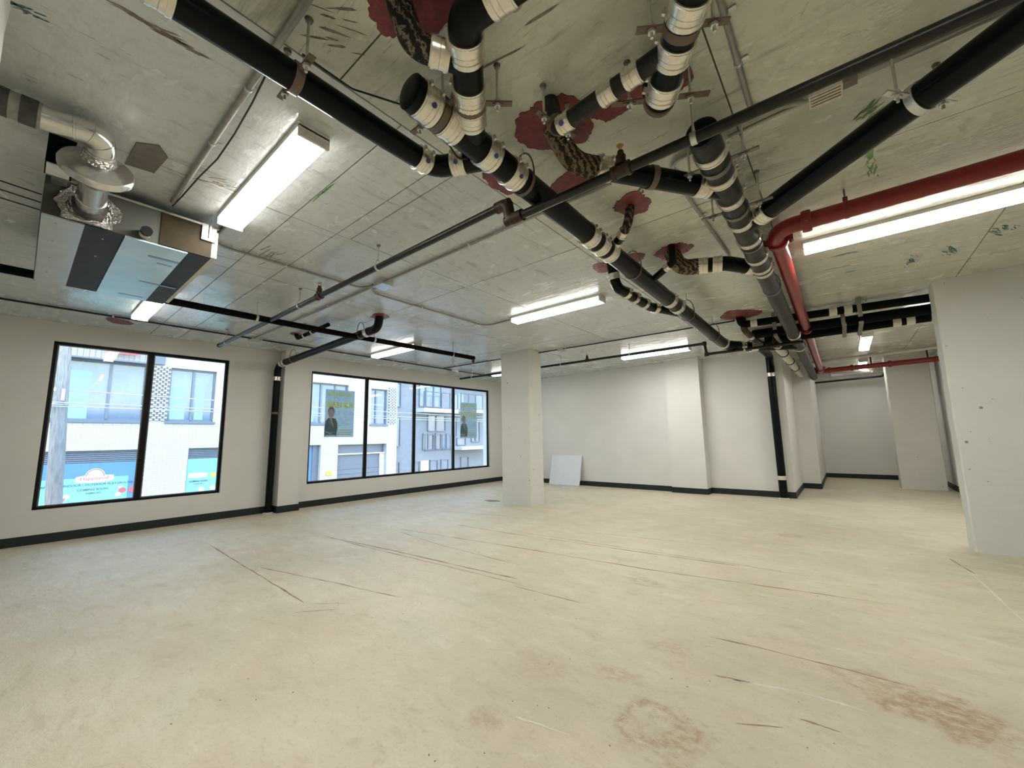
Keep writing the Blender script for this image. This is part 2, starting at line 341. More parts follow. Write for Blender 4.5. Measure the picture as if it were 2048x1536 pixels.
def hanger_ears(path, d, r, parent, mat='rust_strap', ear=.10, top=H, both=(1, 1), rodmat='zinc', rz=0):
    p, t = path.at(d); h = Vector((t.x, t.y, 0)).normalized(); side = Vector((h.y, -h.x, 0)); R = r+.004
    m = MB().lathe(p, t, [(-.016, r*.98), (-.016, R+.002), (.016, R+.002), (.016, r*.98)], 20)
    for sgn, on in zip((-1, 1), both):
        if on: m.cbox(p + side*sgn*(R+ear/2), side, h, (0, 0, 1), ear, .025, .006); m.cbox(p + side*sgn*(R+ear/2-.004), side, h, (0, 0, 1), ear*.4, .012, .014)
    hg = m.obj('hanger', mat, parent, True)
    for sgn, on in zip((-1, 1), both):
        if not on: continue
        q = p + side*sgn*(R+ear*.45)
        MB().tube([q - Vector((0, 0, .035)), Vector((q.x, q.y, top-.004)), ], .0055, 8).obj('rod', rodmat, hg, True)
        MB().lathe(q - Vector((0, 0, .016)), (0, 0, 1), [(0, .013), (.010, .013)], 6).lathe(q + Vector((0, 0, .004)), (0, 0, 1), [(0, .013), (.010, .013)], 6).obj('nut', 'zinc', hg)
        MB().lathe((q.x, q.y, top-.012), (0, 0, 1), [(0, .012), (.012, .015)], 10).obj('anchor', 'dark_zinc', hg)
    return hg
def hanger_loop(path, d, r, parent, mat='dark_zinc', lift=.07, top=H, rod=True):
    p, t = path.at(d); h = Vector((t.x, t.y, 0)).normalized(); side = Vector((h.y, -h.x, 0)); R = r+.004; Z = Vector((0, 0, 1))
    m = MB().lathe(p, t, [(-.010, r*.99), (-.010, R+.001), (.010, R+.001), (.010, r*.99)], 20)
    lift = min(lift, top-.01-(p.z+r))
    loop = [p + side*R*math.cos(a) + Z*(R*.2 + (lift+r)*math.sin(a)) for a in [PI*i/12 for i in range(13)]]
    m.tube(loop, .0045, 6)
    hg = m.obj('hanger', mat, parent, True)
    tp = p.z + R*.2 + lift + r
    if rod and top - tp > .02: MB().tube([(p.x, p.y, tp-.012), (p.x, p.y, top)], .0045, 8).obj('rod', 'zinc', hg, True)
    return hg

def run(name, label, pts, r, mat='cast_iron', rad=.1, coup=(), width=.075, stick=(), ears=(), loops=(), ear_kw={}, loop_kw={}, elbow_mat=None, group=None, cat='pipe', coup_mat='coupling_steel', cap_start=None, cap_end=None):
    path = Path(pts, rad); t = thing(name, label, cat, tuple(path.p[0]), group)
    ds = sorted((path.near(q), i) for i, q in enumerate(coup)); edges = [0.] + [d for d, _ in ds] + [path.len]
    for a, b in zip(edges, edges[1:]):
        if b-a < .004: continue
        c = path.cut(a, b); bend = len(c) > 3
        o = MB().tube(c, r, 20).obj('elbow' if bend and b-a < .6 else 'pipe_section', (elbow_mat if bend and elbow_mat else mat), t, True)
    for d, i in ds: coupling(path, d, r, t, width, i in stick, coup_mat)
    for q in ears:
        kw = dict(ear_kw)
        if isinstance(q, dict): kw.update(q); q = kw.pop('at')
        hanger_ears(path, path.near(q), r, t, **kw)
    for q in loops:
        kw = dict(loop_kw)
        if isinstance(q, dict): kw.update(q); q = kw.pop('at')
        hanger_loop(path, path.near(q), r, t, **kw)
    if cap_start:
        p, tt = path.at(0); MB().lathe(p, -tt, [(-.02, r*1.04), (.004, r*1.04), (.010, r*.9), (.010, r*.3)], 22).obj('end_plug', cap_start, t, True)
    return t, path

def band(name, path, q, r, parent, w, mat, th=.003):
    d = path.near(q); p, tt = path.at(d); return MB().lathe(p, tt, [(-w/2, r*.98), (-w/2, r+th), (w/2, r+th), (w/2, r*.98)], 18).obj(name, mat, parent, True)

def text_mesh(name, body, size, mat, M, parent, extrude=.002, sx=1., align='CENTER', offset=0.):
    cu = bpy.data.curves.new(name, 'FONT'); cu.body = body; cu.size = size; cu.align_x = align; cu.align_y = 'CENTER'; cu.extrude = extrude; cu.offset = offset; cu.resolution_u = 3
    tmp = bpy.data.objects.new('tmp_text', cu); COL.objects.link(tmp)
    me = bpy.data.meshes.new_from_object(tmp.evaluated_get(bpy.context.evaluated_depsgraph_get())); bpy.data.objects.remove(tmp)
    me.transform(M @ Matrix.Diagonal((sx, 1, 1, 1))); me.materials.clear(); me.materials.append(MATS[mat]); me.name = name
    o = bpy.data.objects.new(name, me); COL.objects.link(o); o.parent = parent
    o.matrix_parent_inverse = parent.matrix_world.inverted() if not parent.get('local') else Matrix.Identity(4)
    return o

# ================================================================== THE ROOM
A = 0.02216                                    # the window wall is skewed by 1.27 degrees
UW = Vector((math.sin(A), math.cos(A), 0)); NW = Vector((math.cos(A), -math.sin(A), 0)); OW = Vector((-7.5, 0, 0))
def WL(u, n, z): return OW + UW*u + NW*n + Vector((0, 0, z))
def wbox(mb, u0, u1, n0, n1, z0, z1):
    v = [WL(u, n, z) for z in (z0, z1) for u in (u0, u1) for n in (n0, n1)]
    return mb.add(v, [(0, 2, 3, 1), (4, 5, 7, 6), (0, 1, 5, 4), (2, 6, 7, 3), (0, 4, 6, 2), (1, 3, 7, 5)])

fl = MB().box(-7.9, 4.3, -3.5, 13.8, -.25, 0).obj('floor', 'floor_concrete'); tag(fl, 'dusty bare concrete floor with scratches and rusty stains', None, None, 'structure')
ce = MB().box(-7.9, 4.3, -3.5, 13.8, H+.008, H+.25).obj('ceiling', 'slab_joint'); tag(ce, 'bare cast concrete ceiling with formwork joints and stains', None, None, 'structure')
xs = [-7.9, -6.62, -5.36, -4.08, -2.80, -1.54, -.27, 1.02, 2.30, 3.56, 4.3]
for i in range(len(xs)-1):
    ys = [-3.5, -1.46, 1.06, 1.38, 2.77, 5.30, 7.83, 10.36, 13.8] if xs[i+1] <= -1.5 else [-3.5, -1.8, .74, 2.77, 5.30, 7.83, 10.36, 12.5, 13.8]
    if i == 4: ys = [-3.5, -1.46, 1.06, 1.38, 1.49, 2.77, 5.30, 7.83, 10.36, 13.8]
    for j in range(len(ys)-1):
        g = .0032; dz = random.uniform(0, .0012)
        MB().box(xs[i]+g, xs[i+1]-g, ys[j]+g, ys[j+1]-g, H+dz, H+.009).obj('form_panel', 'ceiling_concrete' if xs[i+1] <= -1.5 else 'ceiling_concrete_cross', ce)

# window wall
WINS = [(.19, 2.045, .39, 2.445), (3.32, 8.005, .393, 2.425)]
m = MB()
wbox(m, -3.6, WINS[0][0], -.25, 0, -.25, H+.25); wbox(m, WINS[0][1], WINS[1][0], -.25, 0, -.25, H+.25); wbox(m, WINS[1][1], 9.2, -.25, 0, -.25, H+.25)
for (u0, u1, z0, z1) in WINS: wbox(m, u0, u1, -.25, 0, -.25, z0); wbox(m, u0, u1, -.25, 0, z1, H+.25)
wl = m.obj('wall_left', 'wall_paint'); tag(wl, 'off-white painted wall with two large black-framed windows', None, None, 'structure')
pw = wbox(MB(), 2.79, 3.12, 0, .20, 0, H).obj('pilaster', 'wall_paint', wl)
wb = MB().prism([(-7.7, 8.63), (-2.81, 8.63), (-2.81, 8.52), (-2.14, 8.52), (-2.14, 8.80), (-.77, 8.82), (-.77, 10.55), (-.47, 10.55), (-.47, 13.8), (-7.7, 13.8)], -.1, H+.1).obj('wall_back', 'wall_paint')
tag(wb, 'off-white painted back wall with a shallow pilaster', None, None, 'structure')
wf = MB().box(-.47, 1.9, 13.4, 13.8, -.1, H+.1).obj('wall_far', 'wall_paint'); tag(wf, 'shaded off-white wall at the end of the passage', None, None, 'structure')
wr = MB().prism([(3.9, -3.5), (3.9, 7.7), (1.55, 7.7), (1.55, 13.8), (4.3, 13.8), (4.3, -3.5)], -.1, H+.1).obj('wall_right', 'wall_paint'); tag(wr, 'off-white painted wall right of the passage', None, None, 'structure')
wq = MB().box(-7.9, 4.3, -3.5, -3.2, -.1, H+.1).obj('wall_front', 'wall_paint'); tag(wq, 'off-white painted wall facing the passage', None, None, 'structure')

# baseboards
def wbase(segs, name, label):
    root = thing(name, label, None, kind='structure')
    for s_ in segs: s_.obj('baseboard_strip', 'vinyl_base', root)
B, BT = .107, .009
wbase([wbox(MB(), -3.4, 2.79, 0, BT, 0, B), wbox(MB(), 2.79-BT, 2.79, BT, .20+BT, 0, B), wbox(MB(), 2.79, 3.12, .20, .20+BT, 0, B), wbox(MB(), 3.12, 3.12+BT, BT, .20+BT, 0, B), wbox(MB(), 3.12, 8.75, 0, BT, 0, B)], 'baseboard_left', 'black vinyl baseboard along the window wall')
wbase([MB().box(-7.3, -2.81-BT, 8.63-BT, 8.63, 0, B), MB().box(-2.81-BT, -2.14+BT, 8.52-BT, 8.52, 0, B), MB().box(-2.14, -2.14+BT, 8.52, 8.79, 0, B), MB().prism([(-2.14+BT, 8.80-BT), (-.77+BT, 8.82-BT), (-.77+BT, 8.82), (-2.14+BT, 8.80)], 0, B), MB().box(-.77, -.77+BT, 8.82, 10.55-BT, 0, B), MB().box(-.77, -.47+BT, 10.55-BT, 10.55, 0, B), MB().box(-.47, -.47+BT, 10.55, 13.4, 0, B)], 'baseboard_back', 'black vinyl baseboard along the back wall')
wbase([MB().box(-.47, 1.55, 13.4-BT, 13.4, 0, B)], 'baseboard_far', 'black vinyl baseboard at the end of the passage')
wbase([MB().box(1.55-BT, 1.55, 7.7, 13.4-BT, 0, B)], 'baseboard_right', 'black vinyl baseboard on the wall right of the passage')

# columns, slightly rough at the edges
def column(name, label, x0, x1, y0, y1, seed):
    rnd = random.Random(seed); c = .012; n = 26; v = []; f = []
    poly = [(x0+c, y0), (x1-c, y0), (x1, y0+c), (x1, y1-c), (x1-c, y1), (x0+c, y1), (x0, y1-c), (x0, y0+c)]
    for i in range(n+1):
        z = H*i/n
        for (x, y) in poly: v.append((x+rnd.uniform(-.0035, .0035), y+rnd.uniform(-.0035, .0035), z))
    for i in range(n):
        for j in range(8): f.append((i*8+j, i*8+(j+1) % 8, (i+1)*8+(j+1) % 8, (i+1)*8+j))
    f += [tuple(reversed(range(8))), tuple(range(n*8, n*8+8))]
    o = MB().add(v, f).obj(name, 'column_paint'); tag(o, label, 'column', 'painted concrete columns')
    return o
column('concrete_column', 'square off-white concrete column standing alone in the middle of the floor', -4.784, -4.15, 5.54, 5.93, 1)
column('concrete_column', 'large off-white concrete column cut by the right edge of the picture', .849, 1.60, 5.86, 6.13, 2)
column('concrete_column', 'off-white concrete column at the far end beside the passage end wall', .78, 1.43, 11.36, 11.75, 3)
column('concrete_column', 'white concrete column at the left edge near the foil duct', -2.15, -1.60, -.75, -.155, 4)

# ------------------------------------------------------------------ windows
def window(name, label, W, mulls, fw, hm):
    u0, u1, z0, z1 = W; root = thing(name, label, None, kind='structure'); n0, n1 = -.095, -.052
    m = MB(); wbox(m, u0, u1, n0, n1, z0, z0+fw*.9); wbox(m, u0, u1, n0, n1, z1-fw, z1); wbox(m, u0, u0+fw, n0, n1, z0, z1); wbox(m, u1-fw, u1, n0, n1, z0, z1)
    m.obj('window_frame', 'black_frame', root)
    es = [u0+fw] + [x for q in mulls for x in (q-hm, q+hm)] + [u1-fw]
    for q in mulls: wbox(MB(), q-hm, q+hm, n0-.006, n1+.004, z0+fw*.9, z1-fw).obj('mullion', 'black_frame', root)
    for a, b in zip(es[::2], es[1::2]):
        p = wbox(MB(), a, b, -.078, -.070, z0+fw*.9, z1-fw).obj('window_pane', 'glass', root)
        m = MB(); gb = .014
        for (c, d, e, f_) in ((a, a+gb, z0+fw*.9, z1-fw), (b-gb, b, z0+fw*.9, z1-fw), (a, b, z0+fw*.9, z0+fw*.9+gb), (a, b, z1-fw-gb, z1-fw)): wbox(m, c, d, -.068, -.060, e, f_)
        m.obj('glazing_bead', 'frame_bronze', p)
window('window_1', 'two-pane black-framed window with the wooden pole outside', WINS[0], [1.113], .034, .030)
window('window_2', 'four-pane black-framed window with two posters on the glass', WINS[1], [4.45, 5.62, 6.775], .034, .026)

# ------------------------------------------------------------------ ceiling lamps
def lamp(label, cx, cy, L=1.25, along='x', z=H, dim='lamp'):
    root = thing('ceiling_light', label, 'ceiling light', (cx, cy, z), 'strip lights on the ceiling', None, 0 if along == 'x' else PI/2, True)
    w = .075
    MB().box(-L/2, L/2, -w, w, -.028, 0).obj('housing', 'light_housing', root)
    e = L/2-.014
    MB().add([(-e, -w*.80, -.074), (e, -w*.80, -.074), (e, w*.80, -.074), (-e, w*.80, -.074), (-e, -w*.80, -.066), (e, -w*.80, -.066), (e, w*.80, -.066), (-e, w*.80, -.066)], [(3, 2, 1, 0), (4, 5, 6, 7), (0, 1, 5, 4), (2, 3, 7, 6), (1, 2, 6, 5), (3, 0, 4, 7)]).obj('diffuser', dim+'_diffuser', root)
    for s_ in (-1, 1):
        v = [(x, s_*y, zz) for x in (-e, e) for y, zz in ((w*.80, -.0735), (w*.94, -.056), (w*.96, -.027), (w*.80, -.027))]
        MB().add(v, [(0, 1, 5, 4), (1, 2, 6, 5), (2, 3, 7, 6), (3, 0, 4, 7), (3, 2, 1, 0), (4, 5, 6, 7)]).obj('lens_side', dim+'_side', root)
    for s_ in (-1, 1):
        a, b = sorted((s_*(L/2-.014), s_*(L/2)))
        MB().box(a, b, -w, w, -.076, -.02).obj('end_cap', 'light_housing', root)
    return root
lamp('bright strip light beside the foil duct unit in front of the black pipe', -2.505, .797)
lamp('strip light hanging left of the striped main pipe, mid ceiling', -2.53, 3.93)
lamp('long bright strip light under the red pipe at right', .50, 3.945)
lamp('strip light half hidden behind the hanging air unit', -5.74, .80, dim='worn')
lamp('strip light beyond the curved black drain pipe near the long window', -5.78, 3.95, dim='worn')
lamp('strip light in front of the back wall pilaster', -2.56, 7.29)
lamp('small bright strip light end peeking left of the middle column', -5.75, 7.10, dim='worn')
lamp('lamp glimpsed between black pipes and the large right column', 1.38, 7.36)
lamp('nearest ceiling light over the passage behind the red pipe', .42, 8.93, 1.42, 'y', dim='dim')
lamp('farthest ceiling light partly hidden by the red cross pipe', .455, 11.95, 1.5, 'y', dim='dim')
lamp('strip light overhead beside the camera', .50, .10)

# ================================================================== PIPEWORK UNDER THE CEILING
mz = lambda y: 2.505 - .0165*(y-.85)
E_ = dict(ear=.10)
mainP = 'main'
t, p1 = run('drain_pipe', 'thick black main drain pipe with many cream couplings running toward the back wall',
    [(-1.19, .86, mz(.86)), (-1.2, 6.30, mz(6.30)), (-1.0, 6.62, 2.41), (-.42, 6.95, 2.40)], .0675, rad=.12, width=.088,
    coup=[(-1.19, .93, 2.5), (-1.19, 1.06, 2.5), (-1.2, 1.30, 2.5), (-1.2, 1.49, 2.5), (-1.2, 2.30, 2.48), (-1.2, 2.45, 2.48), (-1.2, 2.59, 2.47), (-1.2, 3.90, 2.45), (-1.2, 4.14, 2.45), (-1.2, 6.18, 2.41), (-1.05, 6.55, 2.41), (-.90, 6.68, 2.41)], stick=(0, 2, 3),
    ears=[dict(at=(-1.19, .995, 2.5), ear=.10)], loops=[(-1.2, 1.585, 2.49), (-1.2, 3.03, 2.46), (-1.2, 4.51, 2.44), (-1.2, 5.65, 2.42)], loop_kw=dict(lift=.085, mat='rust_strap'), cap_start='cast_iron', group='black drain pipes')
run('drain_pipe', 'black drain pipe with closely spaced cream couplings beside the red pipe', [(-.37, 1.84, 2.505), (-.385, 3.5, 2.475), (-.40, 10.9, 2.345)], .0665, mat='dusty_iron', width=.05,
    coup=[(-.37, 2.00, 2.5), (-.37, 2.22, 2.5), (-.375, 2.46, 2.49), (-.38, 2.77, 2.48), (-.385, 3.06, 2.48), (-.385, 3.40, 2.47), (-.385, 3.62, 2.47), (-.385, 3.71, 2.47), (-.40, 6.32, 2.42), (-.40, 7.2, 2.4)],
    ears=[(-.37, 2.11, 2.5), (-.378, 2.62, 2.49)], ear_kw=dict(ear=.12, mat='dark_zinc'), loops=[(-.385, 3.16, 2.48), (-.388, 4.25, 2.46), (-.395, 8.4, 2.4)], cap_start='cast_iron', group='black drain pipes')
t, pL = run('drain_pipe', 'fat black pipe rising to the top edge with an elbow, joining the main pipe', [(-1.2, 1.215, 2.50), (-.83, .80, 2.515), (-.30, .877, 2.528), (-.28, .88, H)], .058, rad=[.10, .09], width=.085,
    coup=[(-1.09, 1.09, 2.5), (-1.02, 1.01, 2.5), (-.89, .875, 2.51), (-.69, .825, 2.52)], stick=(), ears=[dict(at=(-1.055, 1.045, 2.5))], ear_kw=dict(ear=.11), group='black drain pipes')
run('drain_pipe', 'short black branch with ribbed elbow going up through the top left red patch', [(-.93, .92, 2.505), (-1.035, .755, 2.515), (-1.06, .70, H)], .045, rad=.07, width=.07, coup=[(-.985, .83, 2.51)], elbow_mat='dark_wrap', group='black drain pipes')
t, pR = run('drain_pipe', 'black coupled pipe dropping from the top edge, right of centre', [(-.47, 1.58, H), (-.475, 1.565, 2.49), (.02, .82, 2.525), (.03, .80, H)], .0565, rad=.08, width=.08,
    coup=[(-.425, 1.47, 2.5), (-.345, 1.345, 2.5), (-.265, 1.225, 2.51), (-.19, 1.12, 2.51)], ears=[dict(at=(-.455, 1.52, 2.5)), dict(at=(-.30, 1.275, 2.5), ear=.09)], ear_kw=dict(ear=.13), group='black drain pipes')
run('drain_pipe', 'slimmer black branch pipe ending at the red patch beside the fibre-wrapped elbow', [(-.36, 1.345, 2.505), (-.86, 1.40, 2.51), (-.90, 1.415, H)], .036, rad=.05, width=.065, coup=[(-.49, 1.36, 2.5), (-.60, 1.37, 2.5), (-.81, 1.395, 2.5)], stick=(2,), ears=[dict(at=(-.868, 1.405, 2.53), ear=.08, both=(1, 1))], mat='dusty_iron', group='black drain pipes')
run('drain_pipe', 'black pipe with fibre-wrapped elbow crossing under the thin pipe to the second drain', [(-.98, 1.56, H), (-.93, 1.66, 2.52), (-.37, 2.385, 2.49)], .055, mat='smooth_black', rad=.13, width=.085, coup=[(-.83, 1.79, 2.51), (-.475, 2.25, 2.5)], elbow_mat='oakum_wrap', ears=[dict(at=(-.66, 2.01, 2.5), ear=.07, both=(1, 0))], group='black drain pipes')
run('drain_pipe', 'smooth black pipe running down from the top left edge to an elbow', [(-1.465, -3.19, 2.53), (-1.465, .02, 2.50), (-1.465, 1.205, 2.50), (-1.18, 1.345, 2.495)], .051, mat='smooth_black', rad=[0, .10], width=.07, coup=[(-1.465, -1.5, 2.51), (-1.465, .15, 2.5), (-1.465, 1.13, 2.5), (-1.345, 1.265, 2.5)], stick=(2, 3), loops=[], ears=[dict(at=(-1.46, .54, 2.5), ear=.085)], group='black drain pipes')
run('drain_pipe', 'smooth black pipe slanting to the top right corner', [(-.39, 2.895, 2.49), (.62, 2.02, 2.515), (1.5, 1.27, 2.54)], .062, mat='smooth_black', rad=.05, width=.08, coup=[(-.245, 2.77, 2.49)], ears=[dict(at=(.375, 2.235, 2.51), mat='zinc', ear=.11)], group='black drain pipes')
run('drain_pipe', 'thin black branch from the small round red patch to the main pipe', [(-.965, 2.475, H), (-.985, 2.455, 2.54), (-1.19, 2.64, 2.49)], .030, rad=.06, width=.06, coup=[(-1.04, 2.51, 2.53), (-1.125, 2.58, 2.5)], stick=(1,), elbow_mat='dark_wrap', group='black drain pipes')
run('drain_pipe', 'black branch with stacked bands curving under the main pipe from two red patches', [(-1.46, 3.22, H), (-1.455, 3.28, 2.47), (-1.40, 3.95, 2.44), (-1.2, 4.45, 2.44)], .046, rad=.10, width=.055, coup=[(-1.458, 3.24, 2.56), (-1.44, 3.46, 2.46), (-1.425, 3.62, 2.455), (-1.41, 3.82, 2.45), (-1.37, 4.02, 2.44)], group='black drain pipes')
run('drain_pipe', 'short thin black pipe between the main pipe and the large fibre elbow patch', [(-.945, 3.24, H), (-.94, 3.235, 2.53), (-1.19, 3.36, 2.46)], .028, rad=.04, width=.05, coup=[(-.99, 3.26, 2.52)], group='black drain pipes')
run('drain_pipe', 'black pipe with brown fibre-wrapped elbow and three bands joining the second drain', [(-.985, 3.36, H), (-.93, 3.38, 2.53), (-.60, 3.46, 2.50), (-.385, 3.72, 2.475)], .058, rad=[.12, .12], width=.07, coup=[(-.76, 3.42, 2.5), (-.66, 3.45, 2.5), (-.47, 3.62, 2.48)], elbow_mat='cast_iron', group='black drain pipes')
_o = Path([(-.985, 3.36, H), (-.93, 3.38, 2.53), (-.78, 3.416, 2.515)], .12)
tt = MB().tube(_o.cut(0, _o.len), .064, 18).obj('fibre_wrap', 'oakum_wrap', bpy.data.objects['drain_pipe.%03d' % (sum(1 for o in bpy.data.objects if o.name.startswith('drain_pipe') and o.type == 'EMPTY')-1)], True)
run('drain_pipe', 'black drain pipe from a red ceiling spot turning down beside the window pilaster', [(-4.37, 2.75, H), (-4.40, 2.745, 2.535), (-7.32, 2.70, 2.44), (-7.335, 2.69, .02)], .052, mat='cast_iron', rad=[.12, .15], width=.07, coup=[(-4.63, 2.74, 2.53), (-7.05, 2.70, 2.45), (-7.15, 2.70, 2.44), (-7.335, 2.69, 2.20)],
    loops=[(-4.78, 2.74, 2.52), (-6.75, 2.71, 2.46)], loop_kw=dict(lift=.10), ears=[dict(at=(-7.335, 2.69, 1.62), both=(0, 0))], group='black drain pipes')
run('drain_pipe', 'vertical black pipe standing against the back wall near the passage', [(-1.0, 6.75, 2.43), (-.98, 7.3, 2.585), (-.945, 8.722, 2.59), (-.94, 8.722, .01)], .064, rad=[.2, .1], mat='cast_iron', width=.07, coup=[(-.942, 8.735, 2.22), (-.94, 8.735, .36)], group='black drain pipes')
run('drain_pipe', 'white insulated pipe with black joints beside the dark pipe at the passage', [(-.625, 6.75, 2.40), (-.60, 10.4, 2.37)], .060, mat='white_pipe', width=.03, coup=[(-.62, 7.5, 2.4), (-.61, 8.4, 2.39), (-.605, 9.3, 2.38)], coup_mat='black_frame')

# red sprinkler mains
t, pr = run('sprinkler_main', 'red pipe with bolted elbow running from the right edge toward the passage', [(2.6, 3.20, 2.545), (-.245, 3.20, 2.545), (-.27, 10.75, 2.45)], .053, mat='red_paint', rad=.13, coup=(), cat='pipe')
pr_pts = [(-.06, 3.20, 2.545, (1, 0, 0)), (-.246, 3.40, 2.542, (0, 1, 0)), (-.258, 6.45, 2.505, (0, 1, 0)), (-.269, 10.35, 2.455, (0, 1, 0))]
for (x, y, z, ax) in pr_pts:
    c = MB().lathe((x, y, z), ax, [(-.028, .054), (-.026, .068), (-.012, .072), (.012, .072), (.026, .068), (.028, .054)], 20).obj('clamp_coupling', 'red_paint', t, True)
    a = Vector(ax); sd = a.cross(Vector((0, 0, 1)))
    for s_ in (-1, 1):
        q = Vector((x, y, z)) + sd*s_*.082; MB().cbox(q, a, sd, (0, 0, 1), .05, .034, .036).obj('bolt_lug', 'red_paint', c)
        MB().lathe(q - Vector((0, 0, .032)), (0, 0, 1), [(0, .009), (.064, .009)], 8).obj('bolt', 'rust_strap', c)
for (x, y) in ((.145, 3.20), (1.4, 3.20)):
    hg = MB().lathe((x, y, 2.545), (1, 0, 0), [(-.012, .052), (-.012, .057), (.012, .057), (.012, .052)], 20).box(x-.012, x+.012, y-.02, y+.02, 2.595, 2.625).obj('hanger', 'red_paint', t, True)
    MB().tube([(x, y, 2.61), (x, y, H)], .005, 8).obj('rod', 'dark_zinc', hg)
t2, _ = run('sprinkler_main', 'red cross pipe spanning the passage in front of the far column', [(-.80, 10.9, 2.455), (1.53, 10.75, 2.475)], .05, mat='red_paint', rad=.05)
for x in (-.52, -.12, .25, .82):
    y = 10.9 - .0644*(x+.8); MB().lathe((x, y, 2.457+.0086*(x+.8)), (1, -.0644, 0), [(-.025, .05), (-.025, .064), (.025, .064), (.025, .05)], 18).obj('clamp_coupling', 'red_paint', t2, True)
for x in (.55, 1.35):
    y = 10.9 - .0644*(x+.8); hg = MB().tube([(x, y, 2.5), (x, y, H)], .012, 8).obj('hanger', 'steel_pipe', t2)

_dr = {o['label']: o for o in bpy.data.objects if o.name.startswith('drain_pipe') and 'label' in o}
for _lab, (_x, _y) in (('black drain pipe from a red ceiling spot turning down beside the window pilaster', (-7.335, 2.69)), ('vertical black pipe standing against the back wall near the passage', (-.94, 8.722))):
    MB().lathe((_x, _y, 0), (0, 0, 1), [(0, .085), (.006, .080), (.015, .068), (.022, .052)], 11).obj('grout_collar', 'floor_concrete', _dr[_lab])
# thin sprinkler lines
def head(root, p, up=1, mat='copper'):
    z = p[2]; m = MB().lathe(p, (0, 0, up), [(.0, .030), (.012, .031), (.014, .022), (.05, .024), (.052, .017), (.075, .015)], 14)
    h = m.obj('sprinkler_head', 'rust_fitting', root, True)
    q = Vector(p) + Vector((0, 0, up*.075)); b = MB().tube([q + Vector((0, .012, 0)), q + Vector((0, .015, up*.012)), q + Vector((0, 0, up*.026))], .0028, 6).tube([q - Vector((0, .012, 0)), q + Vector((0, -.015, up*.012)), q + Vector((0, 0, up*.026))], .0028, 6)
    b.lathe(q + Vector((0, 0, up*.026)), (0, 0, up), [(0, .013), (.003, .018), (.005, .016)], 12); b.obj('deflector', mat, h, True)
def tee(root, p, ax, r, mat='rust_fitting', w=.09):
    return MB().lathe(p, ax, [(-w/2, r*.98), (-w/2, r*1.45), (-w/2+.016, r*1.45), (-w/2+.018, r*1.25), (w/2-.018, r*1.25), (w/2-.016, r*1.45), (w/2, r*1.45), (w/2, r*.98)], 18).obj('tee_fitting', mat, root, True)
r_ = .0235
t, _ = run('sprinkler_pipe', 'thin dark sprinkler pipe running from the window wall to the top right corner', [(-6.66, 1.685, 2.50), (-1.40, 1.685, 2.50), (-1.375, 1.70, 2.40), (1.6, 1.735, 2.40)], r_, mat='steel_pipe', rad=.03)
for a, b in (((-1.46, 1.685, 2.5), (-1.372, 1.69, 2.5)), ((-1.41, 1.70, 2.40), (-1.30, 1.70, 2.40)), ((-1.385, 1.69, 2.5), (-1.385, 1.70, 2.40))):
    MB().tube([a, b], r_*1.28, 14).obj('elbow_fitting', 'rust_fitting', t, True)
MB().tube(Path([(-1.47, 1.685, 2.5), (-1.385, 1.688, 2.5), (-1.385, 1.70, 2.40), (-1.29, 1.701, 2.4)], .035).p, r_*1.42, 14).obj('elbow_fitting', 'rust_fitting', t, True)
tee(t, (-.70, 1.708, 2.40), (1, 0, 0), r_); head(t, (-.70, 1.708, 2.425), 1)
tee(t, (-3.70, 1.685, 2.5), (1, 0, 0), r_, w=.075); head(t, (-3.70, 1.685, 2.525), 1)
MB().lathe((-6.64, 1.685, 2.5), (-1, 0, 0), [(0, .03), (.03, .03), (.034, .02), (.05, .02)], 14).obj('end_cap', 'rust_fitting', t, True)
for (x, y, z) in ((-2.72, 1.685, 2.5), (-4.12, 1.685, 2.5), (-6.38, 1.685, 2.5), (-.375, 1.712, 2.4)):
    hg = MB().lathe((x, y, z), (1, 0, 0), [(-.012, r_), (-.012, r_+.004), (.012, r_+.004), (.012, r_)], 16).tube([(x, y+.022, z+.01), (x, y+.012, z+.05), (x, y, z+.065), (x, y-.012, z+.05), (x, y-.022, z+.01)], .004, 6).obj('hanger', 'zinc', t, True)
    MB().tube([(x, y, z+.05), (x, y, H)], .0045, 8).obj('rod', 'zinc', hg); MB().lathe((x, y, H-.012), (0, 0, 1), [(0, .012), (.012, .018)], 8).obj('anchor', 'dark_zinc', hg)
t, _ = run('sprinkler_pipe', 'thin dark sprinkler pipe along the back wall behind the middle column', [(-6.67, 6.30, 2.50), (-1.50, 6.42, 2.50), (-1.48, 6.42, 2.335), (-.30, 6.43, 2.335)], .021, mat='steel_pipe', rad=.03)
for q in ((-1.50, 6.42, 2.5), (-1.48, 6.42, 2.335)): MB().lathe((q[0], q[1], q[2]-.03), (0, 0, 1), [(0, .028), (.015, .034), (.045, .034), (.06, .028)], 14).obj('elbow_fitting', 'rust_fitting', t, True)
for x in (-6.3, -4.0, -2.66, -.98):
    z = 2.5 if x < -1.4 else 2.335; y = 6.30 + (x+6.67)*.0232 if x < -1.4 else 6.425
    hg = MB().lathe((x, y, z), (1, 0, 0), [(-.01, .021), (-.01, .026), (.01, .026), (.01, .021)], 14).obj('hanger', 'zinc', t); MB().tube([(x, y, z+.024), (x, y, H)], .0045, 8).obj('rod', 'zinc', hg)
tee(t, (-3.45, 6.375, 2.5), (1, 0, 0), .021, w=.07); head(t, (-3.45, 6.375, 2.52), 1)
tee(t, (-.62, 6.43, 2.335), (1, 0, 0), .024, w=.11); MB().lathe((-.62, 6.43, 2.35), (0, 0, 1), [(0, .028), (.05, .028), (.06, .018), (.14, .018)], 14).obj('riser_nipple', 'rust_fitting', t, True)
